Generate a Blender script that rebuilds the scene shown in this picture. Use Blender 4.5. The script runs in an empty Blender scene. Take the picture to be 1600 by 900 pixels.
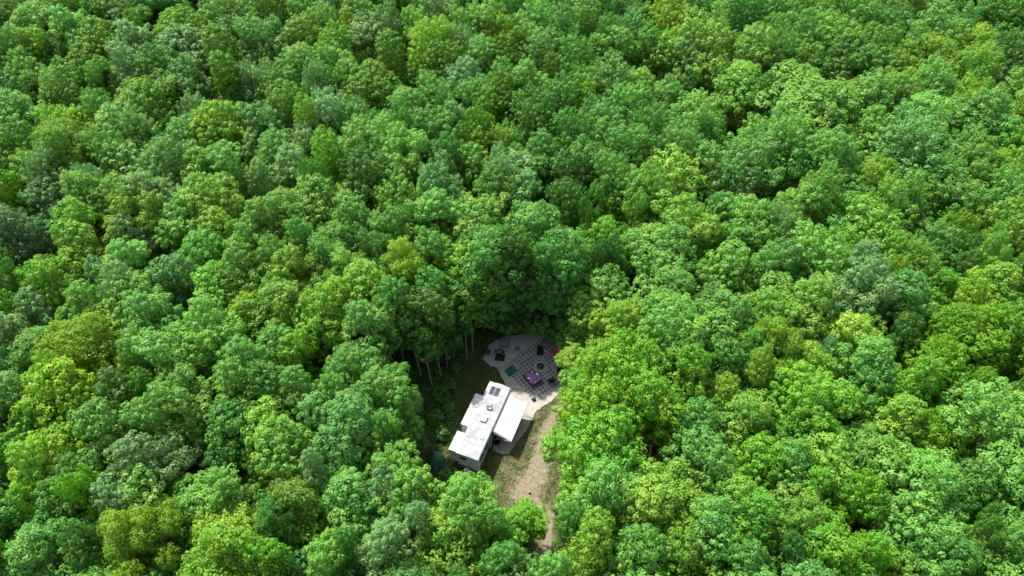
import bpy, bmesh, math, random
import numpy as np
from mathutils import Vector, Matrix, Euler

R = math.radians
C = bpy.context.scene.collection
sc = bpy.context.scene

# ------------------------------------------------------------------ camera, sky, sun, exposure
cam_d = bpy.data.cameras.new('camera')
cam_d.sensor_width = 36
cam_d.angle = 2 * math.atan(800 / 1143)
cam_d.clip_start = 1
cam_d.clip_end = 4000
cam = bpy.data.objects.new('camera', cam_d)
C.objects.link(cam)
cam.location = (0, 0, 76.5)
cam.rotation_euler = (R(90 - 51), 0, 0)
sc.camera = cam

SUN_EL, SUN_AZ = 59, -39      # azimuth measured from +Y towards +X
w = bpy.data.worlds.new('World')
sc.world = w
w.use_nodes = True
nt = w.node_tree
sky = nt.nodes.new('ShaderNodeTexSky')
sky.sky_type = 'NISHITA'
sky.sun_disc = False
sky.sun_elevation = R(SUN_EL)
sky.sun_rotation = R(SUN_AZ)
sky.air_density = 1.0
bg = nt.nodes['Background']
bg.inputs['Strength'].default_value = 0.15
sky.dust_density = 2.0
hsv = nt.nodes.new('ShaderNodeHueSaturation')       # a slightly milky summer sky
hsv.inputs['Saturation'].default_value = .55
nt.links.new(sky.outputs[0], hsv.inputs['Color'])
nt.links.new(hsv.outputs[0], bg.inputs['Color'])
sd = bpy.data.lights.new('sun', 'SUN')
sd.energy = 4.2
sd.angle = R(1.0)
sd.color = (1.0, 0.955, 0.88)
sun = bpy.data.objects.new('sun', sd)
C.objects.link(sun)
_d = Vector((math.sin(R(SUN_AZ)) * math.cos(R(SUN_EL)), math.cos(R(SUN_AZ)) * math.cos(R(SUN_EL)), math.sin(R(SUN_EL))))
sun.rotation_euler = _d.to_track_quat('Z', 'Y').to_euler()
sc.view_settings.view_transform = 'Standard'
sc.view_settings.look = 'None'
sc.view_settings.exposure = 1.06
sc.view_settings.gamma = 1
sc.cycles.max_bounces = 6
sc.cycles.transparent_max_bounces = 4

# ------------------------------------------------------------------ surveyed trees: x, y, height, crown radius, tone, form, label
TREES = [
(42.0, 83.7, 16.8, 6.93, 'YP', 'm', 'large lumpy light yellowish green tree, seventy-nine percent across and twenty percent down the photo'),
(8.2, 31.7, 17.2, 3.77, 'GL', 'm', 'large lumpy bright grass-green tree, fifty-eight percent across and seventy-nine percent down the photo'),
(16.7, 46.6, 17.0, 4.63, 'P', 'm', 'large lumpy mid green tree, sixty-five percent across and fifty-seven percent down the photo'),
(-16.3, 33.8, 16.5, 4.17, 'GB', 'm', 'large lumpy cool bluish green tree, thirty-four percent across and seventy-six percent down the photo'),
(46.0, 34.4, 17.8, 4.16, 'P', 'm', 'large lumpy mid green tree, ninety-six percent across and seventy-four percent down the photo'),
(36.3, 56.9, 16.4, 4.79, 'P', 'f', 'large feathery mid green tree, eighty percent across and forty-five percent down the photo'),
(-24.7, 22.5, 17.5, 3.53, 'Y', 'l', 'large loose fine-leaved yellow-green tree, twenty-two percent across and ninety-six percent down the photo'),
(36.3, 24.4, 15.7, 3.45, 'P', 'm', 'large lumpy mid green tree, eighty-nine percent across and ninety-three percent down the photo'),
(-44.4, 45.4, 16.1, 3.88, 'Y', 'l', 'large loose fine-leaved yellow-green tree, ten percent across and fifty-nine percent down the photo'),
(-3.0, 56.6, 16.3, 4.24, 'G', 'm', 'large lumpy plain green tree, forty-eight percent across and forty-six percent down the photo'),
(-33.1, 36.8, 16.5, 3.61, 'P', 'm', 'large lumpy mid green tree, eighteen percent across and seventy-one percent down the photo'),
(13.7, 26.9, 16.7, 3.3, 'YP', 'm', 'large lumpy light yellowish green tree just below the bare dead tree'),
(28.0, 23.1, 15.8, 3.2, 'GL', 'm', 'large lumpy bright grass-green tree, eighty-one percent across and ninety-five percent down the photo'),
(52.8, 74.1, 18.0, 4.75, 'GB', 'f', 'large feathery cool bluish green tree, eighty-nine percent across and twenty-seven percent down the photo'),
(-36.8, 65.5, 15.8, 4.39, 'YP', 'm', 'large lumpy light yellowish green tree, twenty-one percent across and thirty-seven percent down the photo'),
(-31.6, 45.2, 17.1, 3.61, 'P', 'm', 'large lumpy mid green tree, twenty-one percent across and fifty-nine percent down the photo'),
(19.9, 61.9, 16.2, 4.22, 'YP', 'm', 'large lumpy light yellowish green tree, sixty-six percent across and forty percent down the photo'),
(28.2, 61.9, 16.1, 4.22, 'P', 'm', 'large lumpy mid green tree, seventy-two percent across and forty percent down the photo'),
(38.5, 50.6, 17.3, 3.76, 'B', 'm', 'large lumpy pale blue-green tree just above the pale lime treetop'),
(31.9, 49.3, 16.4, 3.75, 'YP', 'm', 'large lumpy light yellowish green tree, seventy-eight percent across and fifty-four percent down the photo'),
(47.3, 45.7, 16.6, 3.64, 'DY', 'd', 'large tight domed dense leaf-green tree, ninety-three percent across and fifty-nine percent down the photo'),
(51.9, 45.7, 16.7, 3.63, 'DY', 'd', 'large tight domed dense leaf-green tree, ninety-seven percent across and fifty-nine percent down the photo'),
(-34.7, 30.7, 16.9, 3.2, 'BD', 'm', 'large lumpy dusky blue-green tree, fourteen percent across and eighty-one percent down the photo'),
(-29.0, 27.5, 14.9, 3.15, 'P', 'm', 'large lumpy mid green tree, twenty percent across and eighty-seven percent down the photo'),
(-41.0, 22.2, 15.3, 2.99, 'P', 'm', 'large lumpy mid green tree, five percent across and ninety-seven percent down the photo'),
(-13.8, 38.4, 15.8, 3.44, 'P', 'm', 'large lumpy mid green tree, thirty-seven percent across and sixty-nine percent down the photo'),
(8.7, 26.2, 17.3, 2.69, 'P', 'm', 'large lumpy mid green tree, fifty-nine percent across and eighty-nine percent down the photo'),
(30.2, 37.9, 16.3, 3.42, 'GL', 'm', 'large lumpy bright grass-green tree, seventy-nine percent across and seventy percent down the photo'),
(34.9, 32.3, 14.8, 3.29, 'P', 'm', 'large lumpy mid green tree, eighty-five percent across and seventy-nine percent down the photo'),
(36.7, 28.2, 17.5, 3.11, 'P', 'm', 'large lumpy mid green tree, eighty-nine percent across and eighty-five percent down the photo'),
(-19.7, 89.1, 16.3, 5.09, 'D', 'd', 'large tight domed dark olive tree, thirty-seven percent across and sixteen percent down the photo'),
(29.1, 99.2, 18.1, 5.4, 'YP', 'f', 'large feathery light yellowish green tree, sixty-nine percent across and eight percent down the photo'),
(53.8, 106.5, 18.0, 5.62, 'G', 'f', 'large feathery plain green tree, eighty-three percent across and four percent down the photo'),
(64.2, 80.3, 17.5, 4.7, 'P', 'm', 'large lumpy mid green tree, ninety-six percent across and twenty-two percent down the photo'),
(-49.6, 43.7, 15.0, 3.38, 'YP', 'l', 'large loose fine-leaved light yellowish green tree, five percent across and sixty-two percent down the photo'),
(-23.4, 65.1, 15.2, 4.08, 'YP', 'm', 'large lumpy light yellowish green tree, thirty-two percent across and thirty-seven percent down the photo'),
(-4.0, 62.9, 15.1, 3.99, 'YP', 'm', 'large lumpy light yellowish green tree, forty-seven percent across and forty percent down the photo'),
(-15.4, 41.2, 15.8, 3.29, 'P', 'm', 'large lumpy mid green tree, thirty-six percent across and sixty-five percent down the photo'),
(5.8, 55.8, 14.8, 3.71, 'P', 'm', 'large lumpy mid green tree, fifty-five percent across and forty-seven percent down the photo'),
(18.2, 57.0, 15.6, 3.74, 'P', 'm', 'large lumpy mid green tree, sixty-five percent across and forty-six percent down the photo'),
(-46.4, 37.9, 17.0, 3.17, 'L2', 'm', 'large lumpy bright yellow-lime tree, five percent across and sixty-nine percent down the photo'),
(-33.0, 22.1, 16.6, 2.76, 'Y', 'l', 'large loose fine-leaved yellow-green tree, thirteen percent across and ninety-seven percent down the photo'),
(-14.0, 27.5, 14.8, 2.95, 'P', 'm', 'large lumpy mid green tree, thirty-five percent across and eighty-seven percent down the photo'),
(-21.0, 27.2, 15.8, 2.91, 'YO', 'l', 'large loose fine-leaved olive yellow-green tree, twenty-eight percent across and eighty-seven percent down the photo'),
(-5.7, 22.7, 14.8, 2.82, 'YP', 'm', 'large lumpy light yellowish green tree, forty-four percent across and ninety-six percent down the photo'),
(13.7, 37.2, 17.4, 3.15, 'DY', 'm', 'large lumpy dense leaf-green tree, sixty-three percent across and seventy percent down the photo'),
(41.2, 34.3, 16.3, 3.09, 'DY', 'd', 'large tight domed dense leaf-green tree, ninety-one percent across and seventy-five percent down the photo'),
(46.2, 27.3, 15.4, 2.93, 'P', 'm', 'large lumpy mid green tree, ninety-eight percent across and eighty-seven percent down the photo'),
(8.3, 36.6, 17.6, 3.08, 'DY', 'f', 'large feathery dense leaf-green tree, fifty-eight percent across and seventy-one percent down the photo'),
(10.5, 40.6, 17.8, 3.11, 'DY', 'f', 'large feathery dense leaf-green tree, sixty percent across and sixty-five percent down the photo'),
(-8.8, 27.3, 15.8, 2.81, 'P', 'm', 'large lumpy mid green tree, forty-one percent across and eighty-seven percent down the photo'),
(-51.4, 103.9, 16.5, 5.18, 'DY', 'd', 'large tight domed dense leaf-green tree, eighteen percent across and six percent down the photo'),
(-50.8, 84.2, 16.3, 4.53, 'D', 'm', 'large lumpy dark olive tree, fifteen percent across and twenty percent down the photo'),
(-40.2, 80.3, 16.0, 4.38, 'Y', 'm', 'large lumpy yellow-green tree, twenty-two percent across and twenty-three percent down the photo'),
(-14.6, 73.9, 17.2, 4.12, 'P', 'm', 'large lumpy mid green tree, thirty-nine percent across and twenty-eight percent down the photo'),
(25.1, 82.2, 15.8, 4.46, 'P', 'f', 'large feathery mid green tree, sixty-eight percent across and twenty-two percent down the photo'),
(67.0, 103.3, 16.5, 5.17, 'P', 'f', 'large feathery mid green tree, ninety-one percent across and seven percent down the photo'),
(-59.3, 60.9, 16.6, 3.61, 'BD', 'm', 'large lumpy dusky blue-green tree, two percent across and forty-one percent down the photo'),
(-47.0, 62.9, 16.7, 3.69, 'YO', 'm', 'large lumpy olive yellow-green tree, thirteen percent across and thirty-nine percent down the photo'),
(-26.7, 50.2, 15.8, 3.28, 'YP', 'm', 'large lumpy light yellowish green tree, twenty-seven percent across and fifty-three percent down the photo'),
(-20.9, 47.9, 16.9, 3.2, 'Y', 'm', 'large lumpy yellow-green tree, thirty-one percent across and fifty-six percent down the photo'),
(11.1, 59.1, 15.0, 3.56, 'GL', 'm', 'large lumpy bright grass-green tree, fifty-nine percent across and forty-four percent down the photo'),
(17.1, 51.9, 15.0, 3.34, 'P', 'm', 'large lumpy mid green tree, sixty-five percent across and fifty-two percent down the photo'),
(59.5, 61.4, 15.8, 3.64, 'YP', 'f', 'large feathery light yellowish green tree, ninety-eight percent across and forty-one percent down the photo'),
(36.8, 45.7, 15.4, 3.18, 'L', 'm', 'pale lime-topped lumpy tree, eighty-three percent across and fifty-nine percent down the photo'),
(49.0, 42.8, 15.9, 3.09, 'DY', 'd', 'large tight domed dense leaf-green tree, ninety-five percent across and sixty-three percent down the photo'),
(36.5, 42.5, 16.3, 3.08, 'P', 'm', 'large lumpy mid green tree just below the pale lime treetop'),
(-39.4, 33.6, 16.2, 2.86, 'P', 'm', 'large lumpy mid green tree, eleven percent across and seventy-six percent down the photo'),
(-33.5, 28.1, 15.6, 2.73, 'P', 'm', 'large lumpy mid green tree, fifteen percent across and eighty-six percent down the photo'),
(23.1, 35.3, 15.5, 2.92, 'YP', 'm', 'large lumpy light yellowish green tree, seventy-two percent across and seventy-four percent down the photo'),
(20.9, 24.0, 17.2, 2.6, 'GL', 'm', 'large lumpy bright grass-green tree, seventy-three percent across and ninety-three percent down the photo'),
(10.5, 22.6, 15.5, 2.6, 'P', 'm', 'large lumpy mid green tree, sixty-one percent across and ninety-six percent down the photo'),
(29.4, 34.5, 15.7, 2.89, 'GL', 'm', 'large lumpy bright grass-green tree, seventy-nine percent across and seventy-five percent down the photo'),
(37.4, 35.7, 15.1, 2.93, 'YP', 'm', 'large lumpy light yellowish green tree, eighty-six percent across and seventy-four percent down the photo'),
(-4.5, 26.6, 15.7, 2.53, 'P', 'm', 'lumpy mid green tree, forty-five percent across and eighty-nine percent down the photo'),
(-46.3, 108.4, 16.9, 4.89, 'P', 'f', 'feathery mid green tree, twenty-two percent across and three percent down the photo'),
(-58.8, 74.7, 16.8, 3.83, 'YO', 'l', 'loose fine-leaved olive yellow-green tree, seven percent across and twenty-seven percent down the photo'),
(33.5, 90.9, 15.0, 4.44, 'YP', 'm', 'lumpy light yellowish green tree, seventy-two percent across and sixteen percent down the photo'),
(3.0, 81.1, 16.6, 4.07, 'G', 'f', 'feathery plain green tree, fifty-two percent across and twenty-two percent down the photo'),
(32.9, 77.6, 15.3, 3.96, 'P', 'f', 'feathery mid green tree, seventy-four percent across and twenty-six percent down the photo'),
(19.9, 70.1, 16.3, 3.67, 'YP', 'f', 'feathery light yellowish green tree, sixty-five percent across and thirty-two percent down the photo'),
(62.5, 95.8, 16.0, 4.58, 'Y', 'l', 'loose fine-leaved yellow-green tree, ninety percent across and twelve percent down the photo'),
(35.8, 75.6, 17.8, 3.85, 'P', 'f', 'feathery mid green tree, seventy-six percent across and twenty-six percent down the photo'),
(-40.7, 62.3, 14.9, 3.41, 'P', 'm', 'lumpy mid green tree, eighteen percent across and forty percent down the photo'),
(-51.8, 52.2, 17.1, 3.05, 'GL', 'm', 'lumpy bright grass-green tree, five percent across and fifty percent down the photo'),
(-38.3, 47.3, 16.9, 2.94, 'P', 'm', 'lumpy mid green tree, sixteen percent across and fifty-six percent down the photo'),
(-14.9, 45.0, 16.8, 2.89, 'P', 'm', 'lumpy mid green tree, thirty-six percent across and fifty-nine percent down the photo'),
(-25.6, 43.8, 14.7, 2.9, 'P', 'm', 'lumpy mid green tree, twenty-seven percent across and sixty-two percent down the photo'),
(3.4, 61.2, 16.6, 3.34, 'P', 'm', 'lumpy mid green tree, fifty-three percent across and forty percent down the photo'),
(44.1, 61.9, 15.5, 3.38, 'YP', 'f', 'feathery light yellowish green tree, eighty-five percent across and forty percent down the photo'),
(55.9, 66.2, 15.8, 3.54, 'P', 'f', 'feathery mid green tree, ninety-three percent across and thirty-six percent down the photo'),
(44.7, 50.9, 15.7, 3.05, 'P', 'm', 'lumpy mid green tree, eighty-nine percent across and fifty-three percent down the photo'),
(42.6, 41.1, 17.1, 2.79, 'DY', 'd', 'tight domed dense leaf-green tree, ninety percent across and sixty-four percent down the photo'),
(31.4, 42.3, 14.6, 2.87, 'Y', 'l', 'loose fine-leaved yellow-green tree, seventy-nine percent across and sixty-four percent down the photo'),
(-51.0, 38.1, 15.9, 2.75, 'GB', 'm', 'lumpy cool bluish green tree, one percent across and seventy percent down the photo'),
(-28.1, 34.9, 14.6, 2.7, 'G', 'm', 'lumpy plain green tree, twenty-three percent across and seventy-five percent down the photo'),
(-30.2, 24.3, 16.1, 2.43, 'Y', 'l', 'loose fine-leaved yellow-green tree, seventeen percent across and ninety-three percent down the photo'),
(-21.4, 31.7, 16.4, 2.59, 'YP', 'm', 'lumpy light yellowish green tree, twenty-eight percent across and seventy-nine percent down the photo'),
(-10.5, 22.0, 16.5, 2.36, 'B', 'm', 'lumpy pale blue-green tree, thirty-eight percent across and ninety-seven percent down the photo'),
(18.3, 32.3, 15.3, 2.63, 'P', 'm', 'lumpy mid green tree, sixty-eight percent across and seventy-nine percent down the photo'),
(6.2, 22.2, 16.2, 2.37, 'Y', 'm', 'lumpy yellow-green tree just right of the curved dirt track exit'),
(17.0, 23.6, 17.3, 2.39, 'P', 'm', 'lumpy mid green tree, sixty-nine percent across and ninety-three percent down the photo'),
(18.8, 21.8, 16.3, 2.36, 'G', 'm', 'lumpy plain green tree, seventy-one percent across and ninety-seven percent down the photo'),
(37.2, 39.2, 15.1, 2.79, 'G', 'm', 'lumpy plain green tree, eighty-five percent across and sixty-nine percent down the photo'),
(32.0, 28.4, 16.1, 2.52, 'DY', 'd', 'tight domed dense leaf-green tree, eighty-three percent across and eighty-five percent down the photo'),
(42.7, 29.0, 15.3, 2.55, 'G', 'd', 'tight domed plain green tree, ninety-four percent across and eighty-four percent down the photo'),
(38.6, 21.8, 15.7, 2.37, 'G', 'm', 'lumpy plain green tree, ninety-three percent across and ninety-eight percent down the photo'),
(-52.8, 93.5, 15.6, 4.15, 'G', 'm', 'lumpy plain green tree, sixteen percent across and fourteen percent down the photo'),
(-55.0, 81.4, 15.1, 3.76, 'P', 'f', 'feathery mid green tree, twelve percent across and twenty-three percent down the photo'),
(-51.6, 80.4, 16.3, 3.71, 'GB', 'f', 'feathery cool bluish green tree, fourteen percent across and twenty-three percent down the photo'),
(-65.7, 76.0, 16.3, 3.56, 'G', 'm', 'lumpy plain green tree, two percent across and twenty-seven percent down the photo'),
(-53.5, 75.7, 15.6, 3.56, 'G', 'f', 'feathery plain green tree, eleven percent across and twenty-seven percent down the photo'),
(-45.2, 72.1, 16.9, 3.42, 'GB', 'm', 'lumpy cool bluish green tree, sixteen percent across and thirty percent down the photo'),
(-31.5, 94.9, 16.3, 4.18, 'P', 'm', 'lumpy mid green tree, thirty percent across and twelve percent down the photo'),
(-10.9, 94.4, 16.3, 4.16, 'D', 'd', 'tight domed dark olive tree, forty-three percent across and thirteen percent down the photo'),
(-10.6, 79.7, 15.6, 3.69, 'G', 'm', 'lumpy plain green tree, forty-two percent across and twenty-four percent down the photo'),
(28.4, 109.6, 17.5, 4.5, 'G', 'f', 'feathery plain green tree, sixty-seven percent across and two percent down the photo'),
(37.3, 108.3, 16.9, 4.48, 'G', 'f', 'feathery plain green tree, seventy-two percent across and three percent down the photo'),
(26.7, 96.5, 15.8, 4.22, 'GB', 'f', 'feathery cool bluish green tree, sixty-seven percent across and eleven percent down the photo'),
(15.4, 74.8, 16.2, 3.52, 'P', 'f', 'feathery mid green tree, sixty-one percent across and twenty-eight percent down the photo'),
(2.9, 74.7, 15.2, 3.53, 'G', 'm', 'lumpy plain green tree, fifty-two percent across and twenty-nine percent down the photo'),
(31.0, 71.9, 16.6, 3.42, 'GB', 'f', 'feathery cool bluish green tree, seventy-three percent across and thirty percent down the photo'),
(45.0, 110.4, 15.2, 4.57, 'G', 'f', 'feathery plain green tree, seventy-seven percent across and three percent down the photo'),
(71.8, 112.6, 15.5, 4.61, 'G', 'f', 'feathery plain green tree, ninety-two percent across and two percent down the photo'),
(78.8, 109.3, 16.1, 4.52, 'G', 'f', 'feathery plain green tree, ninety-seven percent across and three percent down the photo'),
(75.2, 96.8, 17.1, 4.2, 'K', 'f', 'feathery dark shaded green tree, ninety-eight percent across and ten percent down the photo'),
(55.2, 86.4, 16.0, 3.91, 'YP', 'm', 'lumpy light yellowish green tree, eighty-eight percent across and nineteen percent down the photo'),
(49.8, 79.8, 14.9, 3.7, 'YP', 'm', 'lumpy light yellowish green tree, eighty-five percent across and twenty-four percent down the photo'),
(55.8, 80.8, 17.5, 3.71, 'P', 'f', 'feathery mid green tree, ninety percent across and twenty-two percent down the photo'),
(40.8, 73.6, 17.1, 3.47, 'P', 'm', 'lumpy mid green tree, eighty percent across and twenty-eight percent down the photo'),
(59.6, 72.0, 15.5, 3.44, 'P', 'm', 'lumpy mid green tree, ninety-four percent across and thirty-one percent down the photo'),
(-52.4, 65.6, 16.7, 3.21, 'P', 'm', 'lumpy mid green tree, nine percent across and thirty-six percent down the photo'),
(-44.1, 65.9, 17.2, 3.22, 'B', 'm', 'lumpy pale blue-green tree, sixteen percent across and thirty-five percent down the photo'),
(-50.2, 56.3, 16.2, 2.91, 'Y', 'm', 'lumpy yellow-green tree, eight percent across and forty-six percent down the photo'),
(-43.7, 55.1, 16.5, 2.87, 'P', 'm', 'lumpy mid green tree, thirteen percent across and forty-seven percent down the photo'),
(-37.2, 57.9, 14.6, 2.98, 'GL', 'm', 'lumpy bright grass-green tree, twenty percent across and forty-five percent down the photo'),
(-31.8, 53.9, 16.4, 2.84, 'P', 'm', 'lumpy mid green tree, twenty-three percent across and forty-nine percent down the photo'),
(-41.7, 49.1, 16.8, 2.74, 'YP', 'm', 'lumpy light yellowish green tree, thirteen percent across and fifty-four percent down the photo'),
(-53.5, 45.3, 15.1, 2.69, 'B', 'm', 'lumpy pale blue-green tree, two percent across and sixty percent down the photo'),
(-38.7, 45.5, 14.8, 2.69, 'P', 'm', 'lumpy mid green tree, fifteen percent across and sixty percent down the photo'),
(-34.8, 42.4, 16.7, 2.6, 'P', 'm', 'lumpy mid green tree, eighteen percent across and sixty-three percent down the photo'),
(-43.7, 43.2, 14.4, 2.65, 'Y', 'l', 'loose fine-leaved yellow-green tree, ten percent across and sixty-three percent down the photo'),
(-28.3, 41.5, 16.8, 2.57, 'P', 'm', 'lumpy mid green tree, twenty-four percent across and sixty-four percent down the photo'),
(-28.8, 63.0, 17.1, 3.12, 'P', 'm', 'lumpy mid green tree, twenty-seven percent across and thirty-eight percent down the photo'),
(-18.5, 62.3, 16.6, 3.1, 'P', 'm', 'lumpy mid green tree, thirty-five percent across and thirty-nine percent down the photo'),
(-19.6, 60.2, 14.4, 3.06, 'P', 'l', 'loose fine-leaved mid green tree, thirty-four percent across and forty-three percent down the photo'),
(-8.6, 61.6, 16.6, 3.08, 'P', 'm', 'lumpy mid green tree, forty-three percent across and forty percent down the photo'),
(-21.5, 55.5, 15.9, 2.89, 'P', 'l', 'loose fine-leaved mid green tree, thirty-two percent across and forty-seven percent down the photo'),
(-19.9, 54.1, 14.9, 2.88, 'P', 'l', 'loose fine-leaved mid green tree, thirty-three percent across and forty-nine percent down the photo'),
(-15.9, 51.2, 16.7, 2.78, 'YP', 'm', 'lumpy light yellowish green tree, thirty-six percent across and fifty-one percent down the photo'),
(11.6, 47.5, 15.3, 2.73, 'Y', 'm', 'lumpy yellow-green tree, sixty percent across and fifty-seven percent down the photo'),
(17.3, 40.7, 16.9, 2.56, 'DY', 'm', 'lumpy dense leaf-green tree, sixty-six percent across and sixty-five percent down the photo'),
(23.6, 47.7, 16.0, 2.72, 'P', 'm', 'lumpy mid green tree, seventy-one percent across and fifty-six percent down the photo'),
(35.7, 65.2, 15.6, 3.21, 'YP', 'm', 'lumpy light yellowish green tree, seventy-eight percent across and thirty-seven percent down the photo'),
(55.2, 52.0, 14.7, 2.83, 'YP', 'm', 'lumpy light yellowish green tree, ninety-seven percent across and fifty-two percent down the photo'),
(53.7, 43.6, 15.7, 2.64, 'DY', 'd', 'tight domed dense leaf-green tree, ninety-nine percent across and sixty-two percent down the photo'),
(28.6, 43.2, 16.1, 2.62, 'Y', 'l', 'loose fine-leaved yellow-green tree, seventy-six percent across and sixty-two percent down the photo'),
(-44.0, 33.8, 14.4, 2.46, 'L2', 'm', 'lumpy bright yellow-lime tree, seven percent across and seventy-seven percent down the photo'),
(-43.9, 29.4, 16.9, 2.32, 'L2', 'm', 'lumpy bright yellow-lime tree, four percent across and eighty-three percent down the photo'),
(-40.8, 26.3, 14.8, 2.29, 'P', 'm', 'lumpy mid green tree, seven percent across and ninety percent down the photo'),
(-46.0, 26.3, 14.7, 2.29, 'G', 'm', 'lumpy plain green tree, two percent across and ninety percent down the photo'),
(-26.3, 27.8, 15.1, 2.32, 'P', 'm', 'lumpy mid green tree, twenty-three percent across and eighty-seven percent down the photo'),
(-27.1, 38.2, 16.7, 2.51, 'P', 'm', 'lumpy mid green tree, twenty-four percent across and sixty-nine percent down the photo'),
(-25.0, 38.0, 16.1, 2.51, 'G', 'm', 'lumpy plain green tree, twenty-six percent across and seventy percent down the photo'),
(-23.9, 35.8, 14.7, 2.49, 'Y', 'm', 'lumpy yellow-green tree, twenty-seven percent across and seventy-four percent down the photo'),
(-11.0, 30.1, 16.2, 2.34, 'P', 'm', 'lumpy mid green tree just below and left of the green tarp cover'),
(-22.2, 24.4, 15.9, 2.23, 'G', 'l', 'loose fine-leaved plain green tree, twenty-six percent across and ninety-three percent down the photo'),
(18.7, 35.0, 15.5, 2.46, 'P', 'm', 'lumpy mid green tree, sixty-eight percent across and seventy-four percent down the photo'),
(19.4, 30.2, 15.8, 2.35, 'P', 'm', 'lumpy mid green tree, seventy percent across and eighty-two percent down the photo'),
(23.1, 30.5, 15.5, 2.37, 'GL', 'm', 'lumpy bright grass-green tree, seventy-four percent across and eighty-two percent down the photo'),
(19.9, 27.1, 16.2, 2.28, 'YP', 'm', 'lumpy light yellowish green tree, seventy-one percent across and eighty-seven percent down the photo'),
(13.8, 22.9, 14.8, 2.22, 'YP', 'm', 'lumpy light yellowish green tree, sixty-five percent across and ninety-six percent down the photo'),
(29.1, 31.6, 15.6, 2.39, 'YP', 'm', 'lumpy light yellowish green tree, seventy-nine percent across and eighty percent down the photo'),
(24.8, 25.8, 15.9, 2.26, 'YP', 'm', 'lumpy light yellowish green tree, seventy-six percent across and ninety percent down the photo'),
(42.6, 22.9, 15.8, 2.2, 'P', 'm', 'lumpy mid green tree, ninety-seven percent across and ninety-six percent down the photo'),
(-5.5, 54.2, 15.6, 2.74, 'GL', 'f', 'feathery bright grass-green tree, forty-five percent across and forty-nine percent down the photo'),
(4.8, 55.4, 18, 3.35, 'G', 'e', 'deep-crowned plain green tree just above the paved patio'),
(11.6, 52.2, 14.4, 2.72, 'P', 'm', 'lumpy mid green tree, sixty percent across and fifty-two percent down the photo'),
(-72.5, 110.7, 16.6, 4.13, 'D', 'd', 'tight domed dark olive tree, seven percent across and two percent down the photo'),
(-47.8, 92.2, 15.2, 3.74, 'GB', 'm', 'lumpy cool bluish green tree just left of the tall olive cone of leaves'),
(-50.4, 74.5, 14.9, 3.21, 'GB', 'f', 'feathery cool bluish green tree, thirteen percent across and twenty-nine percent down the photo'),
(-13.2, 100.4, 17.0, 3.9, 'Y', 'f', 'feathery yellow-green tree, forty-two percent across and eight percent down the photo'),
(-34.1, 81.6, 15.0, 3.42, 'GB', 'f', 'feathery cool bluish green tree, twenty-six percent across and twenty-three percent down the photo'),
(4.0, 99.2, 16.0, 3.9, 'GB', 'f', 'feathery cool bluish green tree, fifty-two percent across and ten percent down the photo'),
(9.0, 95.3, 17.0, 3.79, 'G', 'f', 'feathery plain green tree, fifty-six percent across and eleven percent down the photo'),
(24.1, 107.1, 15.8, 4.07, 'Y', 'f', 'feathery yellow-green tree, sixty-five percent across and five percent down the photo'),
(12.4, 79.7, 15.6, 3.36, 'P', 'f', 'feathery mid green tree, fifty-nine percent across and twenty-four percent down the photo'),
(17.7, 79.7, 16.1, 3.35, 'G', 'f', 'feathery plain green tree, sixty-two percent across and twenty-four percent down the photo'),
(50.3, 95.5, 15.2, 3.83, 'G', 'm', 'lumpy plain green tree, eighty-two percent across and thirteen percent down the photo'),
(71.5, 100.0, 15.2, 3.93, 'Y', 'l', 'loose fine-leaved yellow-green tree, ninety-five percent across and ten percent down the photo'),
(72.3, 87.9, 15.4, 3.61, 'YP', 'f', 'feathery light yellowish green tree, ninety-nine percent across and eighteen percent down the photo'),
(-58.5, 66.1, 14.3, 2.96, 'BD', 'm', 'lumpy dusky blue-green tree, five percent across and thirty-seven percent down the photo'),
(-38.4, 52.8, 15.1, 2.59, 'GB', 'm', 'lumpy cool bluish green tree, eighteen percent across and fifty-one percent down the photo'),
(-34.2, 52.3, 14.7, 2.58, 'GL', 'm', 'lumpy bright grass-green tree, twenty-one percent across and fifty-one percent down the photo'),
(-46.9, 49.6, 15.8, 2.51, 'YP', 'm', 'lumpy light yellowish green tree, nine percent across and fifty-four percent down the photo'),
(-9.9, 66.1, 17.0, 2.93, 'GB', 'm', 'lumpy cool bluish green tree, forty-two percent across and thirty-five percent down the photo'),
(-25.0, 54.1, 16.0, 2.6, 'Y', 'm', 'lumpy yellow-green tree, twenty-nine percent across and forty-nine percent down the photo'),
(-12.7, 55.0, 16.2, 2.61, 'Y', 'l', 'loose fine-leaved yellow-green tree, thirty-nine percent across and forty-seven percent down the photo'),
(-13.3, 49.1, 16.8, 2.49, 'G', 'm', 'lumpy plain green tree, thirty-eight percent across and fifty-four percent down the photo'),
(-9.4, 52.9, 14.3, 2.6, 'G', 'm', 'lumpy plain green tree, forty-two percent across and fifty-one percent down the photo'),
(-10.3, 48.7, 15.2, 2.5, 'K', 'm', 'lumpy dark shaded green tree, forty-one percent across and fifty-six percent down the photo'),
(25.7, 55.9, 15.3, 2.64, 'P', 'm', 'lumpy mid green tree, seventy-one percent across and forty-seven percent down the photo'),
(46.7, 65.3, 17.6, 2.9, 'YP', 'f', 'feathery light yellowish green tree, eighty-seven percent across and thirty-six percent down the photo'),
(50.5, 60.5, 15.1, 2.78, 'G', 'f', 'feathery plain green tree, ninety percent across and forty-two percent down the photo'),
(-39.8, 38.8, 15.4, 2.31, 'K', 'm', 'lumpy dark shaded green tree, twelve percent across and sixty-nine percent down the photo'),
(-47.9, 35.0, 14.5, 2.25, 'GL', 'm', 'lumpy bright grass-green tree, four percent across and seventy-five percent down the photo'),
(-21.4, 38.1, 15.9, 2.29, 'P', 'm', 'lumpy mid green tree, thirty percent across and seventy percent down the photo'),
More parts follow.
